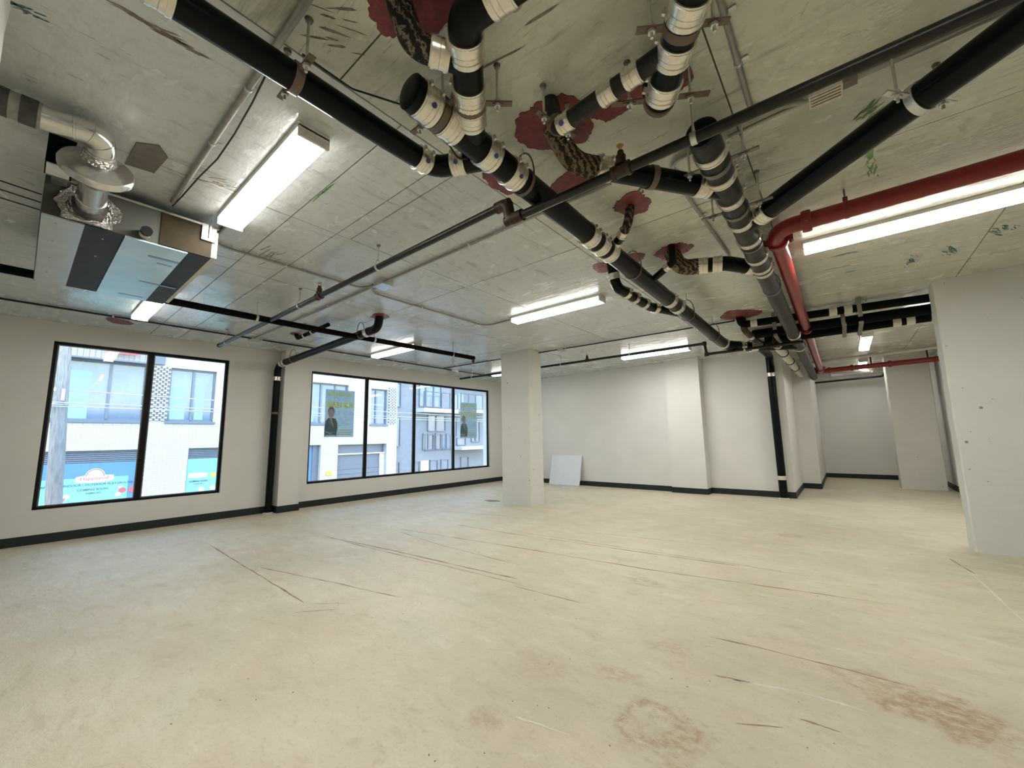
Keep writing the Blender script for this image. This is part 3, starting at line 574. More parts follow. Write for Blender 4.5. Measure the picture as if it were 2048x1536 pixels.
t, _ = run('sprinkler_pipe', 'black insulated pipe parallel to the window wall ending in a pendant head', [(-4.88, -2.5, 2.50), (-4.86, 2.3, 2.50), (-4.66, 4.72, 2.475)], .034, mat='black_insulation', rad=.0)
head(t, (-4.66, 4.70, 2.455), -1, 'zinc')
for q in ((-4.86, 1.55, 2.5), (-4.80, 2.95, 2.495), (-4.70, 4.28, 2.48)):
    hg = MB().lathe(q, (0, 1, 0), [(-.012, .034), (-.012, .038), (.012, .038), (.012, .034)], 14).obj('hanger', 'zinc', t); MB().tube([(q[0], q[1], q[2]+.03), (q[0], q[1], H)], .0045, 8).obj('rod', 'zinc', hg)

# pipes on trapeze struts at the passage
def plain_pipe(label, pts, r, mat, bands=(), bandmat='label_paper', rad=.08):
    t, pth = run('service_pipe', label, pts, r, mat=mat, rad=rad, group='pipes on the struts at the passage')
    for q in bands: band('pipe_label', pth, q, r, t, .075, bandmat)
    return t
plain_pipe('upper black pipe on the struts with two white labels', [(-.93, 5.93, H), (-.92, 5.97, 2.585), (2.2, 6.33, 2.585)], .046, 'black_insulation', [(-.78, 5.98, 2.585), (.03, 6.08, 2.585), (.17, 6.10, 2.585)], rad=.07)
plain_pipe('middle black pipe on the struts behind the second drain', [(-.85, 6.30, 2.50), (2.2, 6.50, 2.52)], .060, 'black_insulation')
plain_pipe('lower black pipe on the struts with three white labels', [(-.75, 6.62, 2.45), (2.2, 6.70, 2.49)], .056, 'black_insulation', [(.62, 6.64, 2.47), (.74, 6.64, 2.47), (.95, 6.64, 2.475)])
plain_pipe('short pipe with yellow sleeve behind the red flange', [(-.2, 6.52, 2.50), (.35, 6.52, 2.505)], .014, 'yellow_sleeve')
plain_pipe('rusty elbow cluster dropping from the elongated red patch', [(-.90, 5.98, H), (-.90, 6.0, 2.52), (-.84, 6.4, 2.44), (-.80, 6.60, 2.42)], .040, 'rust_fitting', [(-.87, 6.25, 2.46)], 'coupling_steel')
for i, x in enumerate((.27, -.56, .12)):
    t = thing('strut_support', ['grey strut hanger holding pipes left of the large right column', 'grey strut hanger behind the vertical pipe top', 'grey strut hanger under the yellow sleeve'][i], 'hanger', (x, 6.2, H), 'strut hangers at the passage')
    MB().box(x-.02, x+.02, 5.98 + .3*(i == 2), 6.02 + .3*(i == 2), 2.46, H-.001).obj('post', 'dark_zinc', t); MB().box(x-.02, x+.02, 5.98, 6.75, 2.375, 2.40).obj('channel', 'dark_zinc', t)
    MB().tube([(x, 6.72, 2.38), (x, 6.72, H)], .006, 8).obj('rod', 'zinc', t)
run('service_pipe', 'pale conduit crossing the passage ceiling above the red cross pipe', [(-.47, 10.62, 2.63), (1.54, 10.30, 2.63)], .03, mat='white_pipe')
run('service_pipe', 'silver wrapped pipe under the red cross pipe', [(-.10, 12.2, 2.52), (.62, 12.0, 2.49), (.78, 12.3, 2.52)], .07, mat='galv', rad=.1)
run('service_pipe', 'thin black pipe along the top of the passage end wall', [(-.47, 13.05, 2.43), (.83, 13.0, 2.46), (.98, 12.6, 2.66)], .025, mat='steel_pipe', rad=.05)

# ------------------------------------------------------------------ conduits, boxes and cables
def conduit(label, pts, r=.012, straps=(), rad=.12, mat='conduit', name='conduit'):
    t, pth = run(name, label, pts, r, mat=mat, rad=rad, cat='conduit')
    for q in straps:
        d = pth.near(q); p, tt = pth.at(d); s_ = tt.cross(Vector((0, 0, 1))).normalized()
        MB().lathe(p, tt, [(-.008, r), (-.008, r+.003), (.008, r+.003), (.008, r)], 12).cbox(p + s_*(r+.014) + Vector((0, 0, r*.7)), tt, s_, (0, 0, 1), .016, .026, .004).obj('strap', 'zinc', t)
    return t
CZ = H-.016
conduit('grey conduit running under the black pipe from the top edge to the air unit', [(2.2, .52, CZ), (-3.15, .49, CZ)], .014, [(-1.85, .5, CZ), (-2.35, .5, CZ)])
conduit('grey conduit curving from the bright strip light to the ceiling box', [(-3.12, .80, CZ), (-3.62, .80, CZ), (-3.62, 2.09, CZ), (-3.40, 2.11, CZ)], .010, [(-3.62, 1.35, CZ)], .14)
conduit('grey conduit curving from the ceiling box to the mid ceiling strip light', [(-3.40, 2.15, CZ), (-3.66, 2.16, CZ), (-3.66, 3.93, CZ), (-3.16, 3.93, CZ)], .010, [(-3.66, 2.85, CZ)], .16)
conduit('straight pale conduit through the ceiling box parallel to the thin sprinkler pipe', [(-6.62, 2.10, CZ), (-.95, 2.14, CZ)], .011, [(-4.4, 2.115, CZ), (-2.15, 2.13, CZ)])
conduit('dark conduit along the ceiling edge beside the window wall', [(-6.62, -3, CZ), (-6.65, 7.6, CZ)], .011, [(-6.62, .6, CZ), (-6.64, 4.5, CZ)], mat='steel_pipe')
conduit('grey conduit along the ceiling in front of the back wall', [(-6.6, 5.75, CZ), (-1.0, 6.02, CZ)], .010, [(-3.6, 5.9, CZ)], mat='steel_pipe')
conduit('grey conduit bending near the top right, between the coupled pipes', [(-.19, .9, CZ), (-.195, 2.09, CZ), (.0, 2.165, CZ)], .012, [(-.19, 1.50, CZ), (-.195, 1.75, CZ)], .12)
conduit('grey conduit passing under the black crossing pipe toward the second fibre elbow', [(-.40, 2.17, CZ), (-.62, 2.19, CZ), (-.635, 2.55, CZ), (-.62, 3.75, CZ)], .011, [(-.63, 2.9, CZ)], .10)
conduit('double conduit following the thin sprinkler pipe to the top right corner', [(.14, 2.155, CZ), (1.6, 2.16, CZ)], .013)
conduit('thin conduit left of the labelled box under the sprinkler pipe', [(-.44, 2.185, CZ), (.02, 2.17, CZ)], .009)
t = thing('junction_box', 'small square metal box on the ceiling where conduits meet', 'electrical box', (-3.31, 2.12, H)); MB().box(-3.39, -3.24, 2.06, 2.18, H-.06, H).obj('box_body', 'galv', t); MB().box(-3.395, -3.235, 2.055, 2.185, H-.066, H-.06).obj('cover', 'galv', t)
t = thing('junction_box', 'cream tag-covered box beside the long sprinkler pipe near the top right', 'electrical box', (.08, 2.17, H)); MB().box(.02, .14, 2.12, 2.215, H-.04, H).obj('box_body', 'label_paper', t)
for i in range(4): MB().box(.026, .134, 2.13+i*.02, 2.134+i*.02, H-.0415, H-.04).obj('print_line', 'dark_tape', t)
MB().box(.14, .19, 2.13, 2.175, H-.035, H).obj('connector', 'dark_zinc', t)
t = thing('junction_box', 'small grey box on the conduit before the window wall', 'electrical box', (-6.55, 2.1, H)); MB().box(-6.66, -6.50, 2.03, 2.17, H-.05, H).obj('box_body', 'galv', t)
t = thing('junction_box', 'small grey box on the conduit in front of the back wall', 'electrical box', (-3.6, 5.9, H)); MB().box(-3.74, -3.62, 5.84, 5.96, H-.05, H).obj('box_body', 'galv', t)
t = thing('junction_box', 'small grey box on the window wall conduit beside the middle column', 'electrical box', (-6.62, 6.05, H)); MB().box(-6.72, -6.56, 5.95, 6.15, H-.06, H).obj('box_body', 'galv', t)
def cable(label, pts, r=.004): 
    t, _ = run('cable', label, pts, r, mat='cable_black', rad=.05, cat='cable')
conduit_c = cable('loose black cable looping beside the grey conduit at upper left', [(-1.62, .51, H-.03), (-1.9, .53, H-.035), (-2.2, .55, H-.012), (-2.45, .545, H-.03), (-2.75, .53, H-.012), (-3.0, .51, H-.03), (-3.2, .50, H-.02)])
cable('thin black cable sagging between the two left black pipes', [(-1.52, .58, H-.01), (-1.50, .78, H-.03), (-1.36, .93, 2.60), (-1.27, 1.10, 2.50), (-1.30, 1.22, 2.47), (-1.22, 1.30, 2.50)])
t, pth = run('service_pipe', 'short black pipe with white bands near the window wall ceiling', [(-5.98, 2.42, H), (-5.92, 2.42, 2.61), (-4.98, 2.40, 2.625)], .026, mat='black_insulation', rad=.05)
for x in (-5.7, -5.45, -5.25): band('pipe_label', pth, (x, 2.41, 2.61), .026, t, .035, 'sticker_white')
for i, y in enumerate((-.18, -.12, -.05)): cable(['uppermost black wire left of the air unit', 'middle black wire left of the air unit', 'lowest black wire left of the air unit'][i], [(-3.42+.1*i, -2.2, H-.05), (-3.38-.1*i, -.6, H-.09-.01*i), (-3.42-.12*i, -.035, H-.11)], .0035)

# ------------------------------------------------------------------ air unit and duct fan
t = thing('air_unit', 'flat ceiling-hung air handling unit with pale blue film on its underside', 'air unit', (-3.9, .35, 2.38))
x0, x1, y0, y1, z0, z1 = -4.62, -3.21, -.03, .725, 2.385, 2.60
MB().box(x0, x1, y0, y1, z0+.004, z1).obj('casing', 'unit_grey', t)
MB().box(x0+.02, x1-.002, y0+.004, .135, z0-.004, z0+.004).obj('bottom_panel', 'unit_sheet', t)
MB().box(x0+.02, x1-.002, .137, .30, z0+.001, z0+.004).obj('bottom_panel', 'unit_dark', t)
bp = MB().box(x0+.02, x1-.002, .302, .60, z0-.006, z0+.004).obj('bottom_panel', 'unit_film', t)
MB().box(x0+.02, x1-.002, .602, y1-.004, z0+.001, z0+.004).obj('bottom_panel', 'unit_dark', t)
for (a, b, c, d) in ((-3.45, -3.42, .44, .60), (-3.55, -3.53, .50, .58), (-4.05, -4.025, .48, .70), (-4.5, -4.48, .42, .57)): MB().box(a, b, c, d, z0-.0075, z0-.006).obj('film_fold', 'blue_film', bp)
MB().box(x1-.002, x1+.006, .455, y1-.002, z0+.004, z1).obj('front_panel', 'unit_brown', t)
MB().box(x0+.05, x1+.002, y1-.002, y1+.03, z0+.012, z1-.02).obj('end_panel', 'unit_cream', t)
MB().box(x1-.002, x1+.012, y0, y1+.03, z1, z1+.014).obj('top_rail', 'galv', t)
hb = MB().box(x1-.005, x1+.02, .66, .74, z1-.10, z1+.012).obj('bracket', 'galv', t); MB().tube([(x1+.026, .70, z1-.08), (x1+.026, .70, H)], .005, 8).obj('rod', 'zinc', hb)
for yy in (y0+.05,): 
    hb = MB().box(x1-.005, x1+.02, yy-.03, yy+.03, z1-.04, z1+.012).obj('bracket', 'galv', t); MB().tube([(x1+.022, yy, z1), (x1+.022, yy, H)], .005, 8).obj('rod', 'zinc', hb)
for xx in (x0+.1,):
    for yy in (y0+.1, y1-.1): MB().tube([(xx, yy, z1), (xx, yy, H)], .005, 8).obj('rod', 'zinc', t)
st = MB().lathe((x1, .385, z0+.04), (1, 0, 0), [(0, .026), (.05, .026), (.05, .021)], 16).obj('drain_stub', 'white_pipe', t, True); MB().lathe((x1+.05, .385, z0+.04), (1, 0, 0), [(0, .029), (.022, .029), (.022, .020)], 16).obj('rubber_cap', 'black_frame', st, True)
for i, (a, b) in enumerate(((-3.3, .03), (-3.6, .03), (-3.95, .03), (-4.3, .03), (-3.35, .22), (-3.7, .22))): MB().lathe((a, b, z0-.002), (0, 0, -1), [(0, .006), (.006, .005)], 8).obj('screw', 'zinc', t)

t = thing('duct_fan', 'round inline duct fan with silver elbow and foil collar on the air unit', 'duct fan', (-2.8, .13, 2.5))
ca = Vector((-3.205, .145, 2.475)); ax = Vector((1, -.03, .04)).normalized()
rnd = random.Random(3); n = 26; ring = []
v = []; f = []
for k_ in range(3):
    for j in range(n):
        a = 2*PI*j/n; rr = (.058, .085, .125)[k_] + (rnd.uniform(-.016, .016) if k_ else 0); v.append((-3.199 + (.02 if k_ == 1 else 0) + rnd.uniform(0, .012), .145 + rr*math.cos(a), min(2.597, max(2.388, 2.475 + rr*math.sin(a)))))
for k_ in range(2):
    for j in range(n): f.append((k_*n+j, k_*n+(j+1) % n, (k_+1)*n+(j+1) % n, (k_+1)*n+j))
MB().add(v, f).obj('foil_collar', 'crumpled_foil', t)
MB().lathe(ca, ax, [(0, .068), (.03, .068), (.032, .058), (.14, .058), (.142, .062), (.158, .062), (.16, .057), (.37, .057)], 26).obj('collar_duct', 'galv', t, True)
MB().lathe(ca + ax*.004, ax, [(0, .070), (.055, .070), (.055, .060)], 26).obj('rubber_ring', 'dark_tape', t, True)
fc = Vector((-2.775, .134, 2.51)); fx = Vector((.85, -.02, .50)).normalized()
MB().lathe(fc, fx, [(-.06, .057), (-.04, .060), (-.024, .095), (-.012, .130), (-.004, .138), (.020, .139), (.030, .132), (.036, .108), (.052, .084), (.058, .056), (.08, .054)], 34).obj('fan_housing', 'galv', t, True)
el = Path([fc + fx*.07, fc + fx*.20 + Vector((.02, 0, -.012)), Vector((-2.60, -.03, 2.585)), Vector((-2.60, -.06, 2.585))], .09)
MB().tube(el.p, .053, 24).obj('elbow', 'galv', t, True)
for d in (.05, .10, .15, .20):
    p, tg = el.at(d); MB().lathe(p, tg, [(-.005, .0525), (-.003, .0565), (.003, .0565), (.005, .0525)], 24).obj('seam_bead', 'galv', t, True)
p, tg = el.at(.012); MB().lathe(p, tg, [(-.02, .058), (-.008, .066), (.010, .058), (.024, .055)], 20).obj('foil_tape', 'crumpled_foil', t, True)
MB().box(-3.0, -2.85, -.035, .058, 2.515, 2.66).obj('motor_box', 'black_insulation', t); MB().box(-2.985, -2.86, -.03, .05, 2.510, 2.515).obj('name_plate', 'sticker_white', t)
MB().prism([(-2.92, .24), (-2.66, .25), (-2.60, .33), (-2.68, .38), (-2.90, .36)], H-.006, H-.001).obj('mount_plate', 'dark_zinc', t)
pe = el.p[-1]
t = thing('foil_duct', 'grey wrapped round duct with dark tape leaving the left edge', 'duct', tuple(pe))
dpath = Path([pe, pe + Vector((0, -.25, .002)), pe + Vector((-.02, -1.6, .02))], .1); MB().tube(dpath.p, .056, 22).obj('duct_body', 'grey_wrap', t, True)
for q, w in ((.035, .05), (.12, .06)): 
    p, tg = dpath.at(q); MB().lathe(p, tg, [(-w/2, .055), (-w/2, .059), (w/2, .059), (w/2, .055)], 22).obj('tape_band', 'dark_tape', t, True)
p, tg = dpath.at(.17); MB().lathe(p, tg, [(-.03, .057), (-.015, .078), (.015, .070), (.04, .084), (.06, .057)], 18).obj('foil_flare', 'crumpled_foil', t)

# ------------------------------------------------------------------ marks on the ceiling (parts of it)
def blob(name, mat, x, y, rx, ry, seed, rough=.35, th=.004, label=None, rot=0, z=H):
    rnd = random.Random(seed); n = 84; ph = [rnd.uniform(0, 6.28) for _ in range(6)]; am = [rnd.uniform(.3, 1) for _ in range(6)]; pts = []
    for i in range(n):
        a = 2*PI*i/n; k_ = 1 + rough*sum(am[q]*math.sin((q+2)*a+ph[q])/(q+1.6) for q in range(6))*.55 + rnd.gauss(0, .035)*rough + rough*sum(am[q]*.10*math.sin((9+5*q)*a+ph[5-q]*3) for q in range(6))*.6
        px, py = rx*k_*math.cos(a), ry*k_*math.sin(a); pts.append((x + px*math.cos(rot)-py*math.sin(rot), y + px*math.sin(rot)+py*math.cos(rot), z-th))
    v = pts + [(px, py, z+.002) for px, py, _ in pts] + [(x, y, z-th*1.6)]
    f = [(i, n+i, n+(i+1) % n, (i+1) % n) for i in range(n)] + [(2*n, i, (i+1) % n) for i in range(n)]
    o = MB().add(v, f).obj(name, mat, ce)
    if label: o['label'] = label
    return o
for i, (x, y, rx, ry, lab) in enumerate([(-1.05, .75, .16, .11, 'red firestop patch at the top edge around the ribbed elbow'), (-.97, 1.55, .17, .19, 'large ragged red firestop patch around the fibre elbow'), (-.70, 1.62, .11, .08, None), (-.45, 1.62, .10, .13, 'red firestop patch behind the right coupled pipe'), (-.60, 1.60, .13, .07, None), (-1.12, 2.00, .17, .10, 'red firestop patch between main pipe and thin pipe'), (-1.47, 1.72, .07, .12, None), (-.95, 2.47, .12, .13, 'round red firestop patch above the thin branch'), (-1.53, 3.28, .12, .13, None), (-1.28, 3.27, .10, .10, None), (-.97, 3.36, .15, .13, 'red firestop patch around the second fibre elbow'), (-.90, 5.80, .22, .24, 'long red firestop patch near the passage'), (-.72, 6.9, .2, .16, None), (-4.36, 2.75, .14, .10, 'red firestop ring around the window drain pipe'), (-6.92, .69, .15, .12, 'faint red spot above the two-pane window'), (-5.98, 2.42, .08, .08, None)]):
    blob('firestop_patch', 'firestop_red', x, y, rx, ry, 20+i, .42, .004, lab)
def smear(mat, x, y, lx, ly, n, ang, seed):
    rnd = random.Random(seed); m = MB()
    for i in range(n):
        cx, cy = x + rnd.gauss(0, lx*.5), y + rnd.gauss(0, ly*.5); L_ = rnd.uniform(.25, 1)*max(lx, ly)*.5; w_ = rnd.uniform(.002, .006); a = ang + rnd.uniform(-.25, .25)
        d = Vector((math.cos(a), math.sin(a), 0)); s_ = Vector((-d.y, d.x, 0)); c = Vector((cx, cy, H-.0006-.0001*(i % 7)))
        k_ = [rnd.uniform(.4, 1.2) for _ in range(6)]; up_ = [c + d*L_*t_ + s_*w_*k_[q] for q, t_ in enumerate((-.6, 0, .6))]; dn = [c + d*L_*t_ - s_*w_*k_[3+q] for q, t_ in enumerate((.6, 0, -.6))]
        m.poly([c - d*L_] + dn[::-1][:1] + dn[::-1][1:] + [c + d*L_] + up_[::-1], (0, 0, 1), .0004)
    m.obj('chalk_mark', mat, ce)['kind'] = 'stuff'
for i, (mt, x, y, lx, ly, n, a) in enumerate([('green_chalk', .24, 2.47, .045, .09, 26, 2.3), ('green_chalk', .26, 2.88, .022, .11, 22, 1.57), ('green_chalk', .27, 3.05, .03, .12, 12, 1.57), ('green_chalk', -2.33, 1.07, .14, .004, 10, .05), ('green_chalk', .31, 6.15, .08, .2, 20, 1.6), ('blue_chalk', .62, 5.02, .03, .12, 22, 1.3), ('blue_chalk', .85, 4.93, .03, .13, 22, 1.2), ('blue_chalk', 1.1, 4.7, .08, .1, 20, 1.0), ('blue_chalk', .14, 4.42, .16, .01, 8, .06), ('blue_chalk', .05, 4.75, .14, .01, 7, .05), ('blue_chalk', .2, 4.95, .1, .01, 5, .05), ('brown_stain', -1.835, .22, .012, .12, 26, 1.5), ('brown_stain', -1.84, .08, .006, .12, 8, 1.55), ('blue_chalk', -2.10, -.12, .02, .05, 16, 1.2), ('blue_chalk', -5.4, 2.25, .16, .03, 10, .2), ('blue_chalk', .95, 7.3, .25, .04, 14, .1), ('brown_stain', -3.55, 1.22, .25, .10, 9, .1), ('brown_stain', -2.75, .62, .10, .10, 14, 1.2), ('brown_stain', .06, 3.42, .10, .04, 16, .05), ('brown_stain', -1.35, .62, .10, .12, 12, .9), ('brown_stain', -.6, 1.0, .3, .2, 7, .1)]):
    smear(mt, x, y, lx, ly, n, a, 70+i)

# ------------------------------------------------------------------ scratches in the floor (parts of it)
def scratch(pts, w, mat='scratch', seed=0):
    rnd = random.Random(seed); P_ = Path([(x, y, 0) for x, y in pts], .5); n = max(6, int(P_.len/.12)); v = []; f = []
    for i in range(n+1):
        p, tg = P_.at(P_.len*i/n); s_ = Vector((tg.y, -tg.x, 0)); o_ = rnd.uniform(-.004, .004); ww = w*rnd.uniform(.25, 1.1)*(.3 if i in (0, n) else 1)
        v += [p + s_*(o_-ww/2) + Vector((0, 0, .0008)), p + s_*(o_+ww/2) + Vector((0, 0, .0008))]
        if i: f.append((2*i-2, 2*i-1, 2*i+1, 2*i))
    MB().add(v, f).obj('scratch_mark', mat, fl)
for i, (pts, w, mt) in enumerate([([(-4.99, 2.48), (-3.85, 2.60), (-2.19, 2.71)], .016, 'scratch'), ([(-4.58, 2.49), (-2.12, 2.63)], .012, 'scratch'), ([(-4.14, 3.86), (-3.2, 3.9), (-.82, 4.12)], .014, 'scratch'), ([(-4.58, 3.26), (-2.86, 3.45), (-1.41, 3.57), (.13, 3.82)], .013, 'scratch'), ([(-3.31, 4.01), (-.95, 4.16), (-.33, 4.16)], .010, 'scratch'), ([(-4.29, 1.54), (-3.22, 1.78), (-2.64, 1.89)], .010, 'scratch'), ([(-5.69, 1.50), (-3.12, 1.42)], .010, 'scratch'), ([(.64, 5.41), (.69, 4.82), (.73, 3.9), (.75, 3.2)], .012, 'pale_scratch'), ([(.62, 5.44), (.70, 5.0)], .014, 'scratch'), ([(-.71, 2.62), (-.40, 2.66), (.14, 2.68)], .010, 'scratch'), ([(-.55, 2.24), (-.27, 2.33), (-.03, 2.34)], .010, 'pale_scratch'), ([(-.60, 2.235), (-.45, 2.27)], .010, 'scratch'), ([(-4.16, 1.88), (-3.79, 2.35)], .014, 'pale_scratch'), ([(-1.17, 1.42), (-.94, 1.47)], .010, 'pale_scratch'), ([(-2.10, 2.57), (-1.50, 2.60)], .008, 'scratch'), ([(-4.7, 3.2), (-3.6, 3.05), (-2.4, 3.0)], .008, 'scratch'), ([(-3.0, 1.30), (-2.8, 1.52)], .008, 'scratch'), ([(-3.05, 1.45), (-2.85, 1.60)], .006, 'scratch'), ([(-.45, 1.93), (-.30, 2.02)], .008, 'scratch'), ([(-.25, 2.12), (-.12, 2.12)], .010, 'scratch'), ([(-2.5, 4.5), (-1.2, 4.7)], .007, 'scratch'), ([(-5.2, 4.4), (-3.9, 4.75)], .008, 'scratch')]):
    scratch(pts, w*1.5, mt, i)
# crumbs lying about
rnd = random.Random(11)
chips = thing('floor_crumbs', 'small dark crumbs and grit scattered over the concrete floor', 'grit', kind='stuff'); m = MB()
for i in range(150):
    d = rnd.uniform(1.3, 6); a = rnd.uniform(.05, 1.35); x, y = -d*math.sin(a), d*math.cos(a); s_ = rnd.uniform(.001, .0032); q = rnd.uniform(0, 3)
    m.cbox((x, y, s_*.35), (math.cos(q), math.sin(q), 0), (-math.sin(q), math.cos(q), 0), (0, 0, 1), s_*2.2, s_*1.4, s_*.8)
m.obj('crumb_scatter', 'chip', chips)['kind'] = 'stuff'
tag(MB().poly([(-5.30, 5.62, .002), (-5.12, 5.60, .002), (-4.98, 5.70, .004), (-5.10, 5.76, .002), (-5.26, 5.72, .002)], (0, 0, 1), .004).obj('paper_scrap', 'rust_strap'), 'brown paper scrap on the floor left of the middle column', 'scrap')

# leaning white board by the back wall
t = thing('leaning_board', 'white sheet board in torn plastic leaning on the back wall', 'board', (-5.3, 8.5, 0))
v = [(-5.75, 8.42, .004), (-4.905, 8.42, .004), (-4.905, 8.605, .70), (-5.75, 8.605, .70)]
MB().poly(v, Vector((0, .95, -.26)), .018).obj('board_sheet', 'white_board', t)
rnd = random.Random(5)
for (xx, z0_, z1_) in ((-5.62, .20, .60), (-5.45, .02, .36), (-5.68, .02, .28)):
    pts = []
    for i in range(9):
        z = z0_ + (z1_-z0_)*i/8; pts.append((xx + rnd.uniform(-.015, .015), 8.42 + z*.266 - .006, z))
    MB().tube(pts, [rnd.uniform(.003, .012) for _ in pts], 6).obj('film_crease', 'plastic_film', t)
MB().poly([(-4.90, 8.40, .02), (-4.87, 8.42, .14), (-4.885, 8.46, .30), (-4.90, 8.47, .20)], (0, 1, 0), .003).obj('film_tear', 'plastic_film', t)
MB().tube([(-5.42, 8.40, .008), (-5.25, 8.20, .008), (-5.08, 8.02, .012), (-5.0, 7.95, .008)], [.004, .014, .02, .006], 6).obj('film_tail', 'plastic_film', t)

# ------------------------------------------------------------------ posters on the glass (seen from behind, so mirrored)
def poster(label, u0, u1, z0, z1, big, phone):
    root = thing('window_poster', label, 'poster', tuple(WL((u0+u1)/2, -.085, z0)), 'agent posters on the long window')
    n_ = -.083
    wbox(MB(), u0, u1, n_-.002, n_, z0, z1).obj('poster_sheet', 'poster_ground', root)
    w, h = u1-u0, z1-z0
    # text frame: local x runs along -u as read from the street, so it shows mirrored from the room
    def M(fu, fz):
        c = WL(u0+w*fu, n_+.001, z0+h*fz); return Matrix(((-UW.x, 0, NW.x, c.x), (-UW.y, 0, NW.y, c.y), (0, 1, 0, c.z), (0, 0, 0, 1)))
    text_mesh('phone_text', phone, h*.125, 'poster_yellow', M(.5, .905), root, .0006, .92*w/(h*.125*len(phone)*.56), offset=.002)
    text_mesh('small_text', 'SPACE AVAILABLE', h*.066, 'poster_white', M(.5, .795), root, .0006, .9*w/(h*.066*15*.62), offset=.001)
    text_mesh('large_text', big, h*.165, 'poster_yellow', M(.5, .675), root, .0006, 1.0*w/(h*.165*len(big)*.60), offset=.006)
    text_mesh('chinese_text', '黄金旺铺', h*.088, 'poster_white', M(.69, .50), root, .0006, .56*w/(h*.088*4*1.0))
    text_mesh('chinese_text', '出租', h*.088, 'poster_white', M(.69, .385), root, .0006, .28*w/(h*.088*2*1.0))
    for i in range(6):
        a = .47 if i < 2 else .42; wbox(MB(), u0+w*a, u0+w*(.95-.03*(i % 2)), n_, n_+.0012, z0+h*(.275-.045*i), z0+h*(.293-.045*i)).obj('print_line', 'poster_white' if i < 3 else 'poster_gold', root)
    def shape(nm, mat, pts, lift):
        MB().poly([WL(u0+w*a, n_+lift, z0+h*b) for a, b in pts], NW, .0006).obj(nm, mat, root)
    ell = lambda cx, cy, rx, ry, n=18: [(cx+rx*math.cos(2*PI*i/n), cy+ry*math.sin(2*PI*i/n)) for i in range(n)]
    shape('portrait_hair', 'poster_hair', ell(.205, .53, .115, .105), .0008)
    shape('portrait_jacket', 'poster_jacket', [(.02, .03), (.40, .03), (.44, .20), (.40, .33), (.28, .40), (.12, .40), (.03, .33), (.01, .18)], .0014)
    shape('portrait_hair', 'poster_hair', [(.31, .40), (.37, .38), (.43, .28), (.40, .20), (.36, .19), (.33, .28)], .0021)
    shape('portrait_neck', 'poster_skin', [(.15, .42), (.22, .42), (.30, .24), (.32, .18), (.24, .28), (.17, .38)], .0021)
    shape('portrait_face', 'poster_skin', ell(.205, .49, .092, .10), .0028)
    shape('portrait_arm', 'poster_skin', [(.04, .13), (.20, .09), (.28, .11), (.27, .08), (.18, .065), (.04, .10)], .0028)
    wbox(MB(), u0+w*.06, u0+w*.36, n_+.003, n_+.0036, z0+h*.025, z0+h*.05).obj('print_line', 'poster_white', root)
    for s_ in (0, 1): wbox(MB(), u0+w*(.015 if s_ else .965), u0+w*(.035 if s_ else .985), n_+.001, n_+.0014, z0, z1).obj('edge_tape', 'poster_white', root)
poster('mirrored FOR LEASE poster in the first pane of the long window', 3.625, 4.205, 1.215, 2.12, 'FOR LEASE', '646-889-9980')
poster('mirrored FOR SALE poster in the farthest pane of the long window', 7.02, 7.60, 1.16, 2.055, 'FOR SALE', '646-889-9980')

# ================================================================== THE STREET OUTSIDE
FD = -12.0
def fbox(mb, u0, u1, z0, z1, n0=0., n1=.1): return wbox(mb, u0, u1, FD+n0, FD+n1, z0, z1)
st = wbox(MB(), -30, 60, -13, -.26, -3.4, -3.2).obj('street', 'asphalt'); tag(st, 'asphalt street below the windows', None, None, 'structure')
t = thing('white_building', 'white brick building across the street with woven brick piers', 'building', tuple(WL(4, FD, -3.2)))
# openings in the facade: (u0,u1,z0,z1)
ops = [(-4.5, 2.55, 1.965, 4.02), (3.20, 4.64, 1.965, 3.985), (8.0, 10.22, 1.975, 3.93), (11.47, 12.47, 1.965, 3.87), (-4.5, 2.62, -3.0, .955), (3.94, 6.8, -3.0, .955), (7.9, 8.95, -3.2, .955), (9.78, 12.47, -3.2, .945)]
us = sorted({-9, 13.09} | {q for o in ops for q in o[:2]}); zs = sorted({-3.2, 8.0} | {q for o in ops for q in o[2:]}); m = MB()
for a, b in zip(us, us[1:]):
    start = None
    for c, d in zip(zs, zs[1:]):
        if any(o[0]-1e-6 <= a and b <= o[1]+1e-6 and o[2]-1e-6 <= c and d <= o[3]+1e-6 for o in ops): continue
        fbox(m, a, b, c, d, -.35, 0)
m.obj('facade', 'white_brick', t); fbox(MB(), -9, 13.09, -3.2, 8.0, -6, -.9).obj('interior_back', 'facade_dark', t)
def fwin(parent, u0, u1, z0, z1, splits=(), glass='facade_glass', n=-.2, fw=.06, blinds=(), name='window'):
    m = MB(); fbox(m, u0, u1, z0, z0+fw, n, n+.08); fbox(m, u0, u1, z1-fw, z1, n, n+.08); fbox(m, u0, u0+fw, z0, z1, n, n+.08); fbox(m, u1-fw, u1, z0, z1, n, n+.08)
    for s_ in splits: fbox(m, s_-.04, s_+.04, z0, z1, n, n+.08)
    w = m.obj(name, 'facade_slate', parent); e = [u0+fw] + [q for s_ in splits for q in (s_-.04, s_+.04)] + [u1-fw]
    for a, b in zip(e[::2], e[1::2]): fbox(MB(), a, b, z0+fw, z1-fw, n+.01, n+.02).obj('pane', glass, w)
    for (a, b, c, d) in blinds: fbox(MB(), a, b, c, d, n+.022, n+.03).obj('blind', 'teal_blind', w)
    return w
fwin(t, -4.5, 2.55, 1.965, 4.02, (1.62,), blinds=[(-2.0, 1.15, 2.0, 3.62)])
fwin(t, 3.20, 4.64, 1.965, 3.985, (3.94,), blinds=[(3.30, 3.74, 2.05, 3.28), (4.04, 4.32, 2.05, 3.30)])
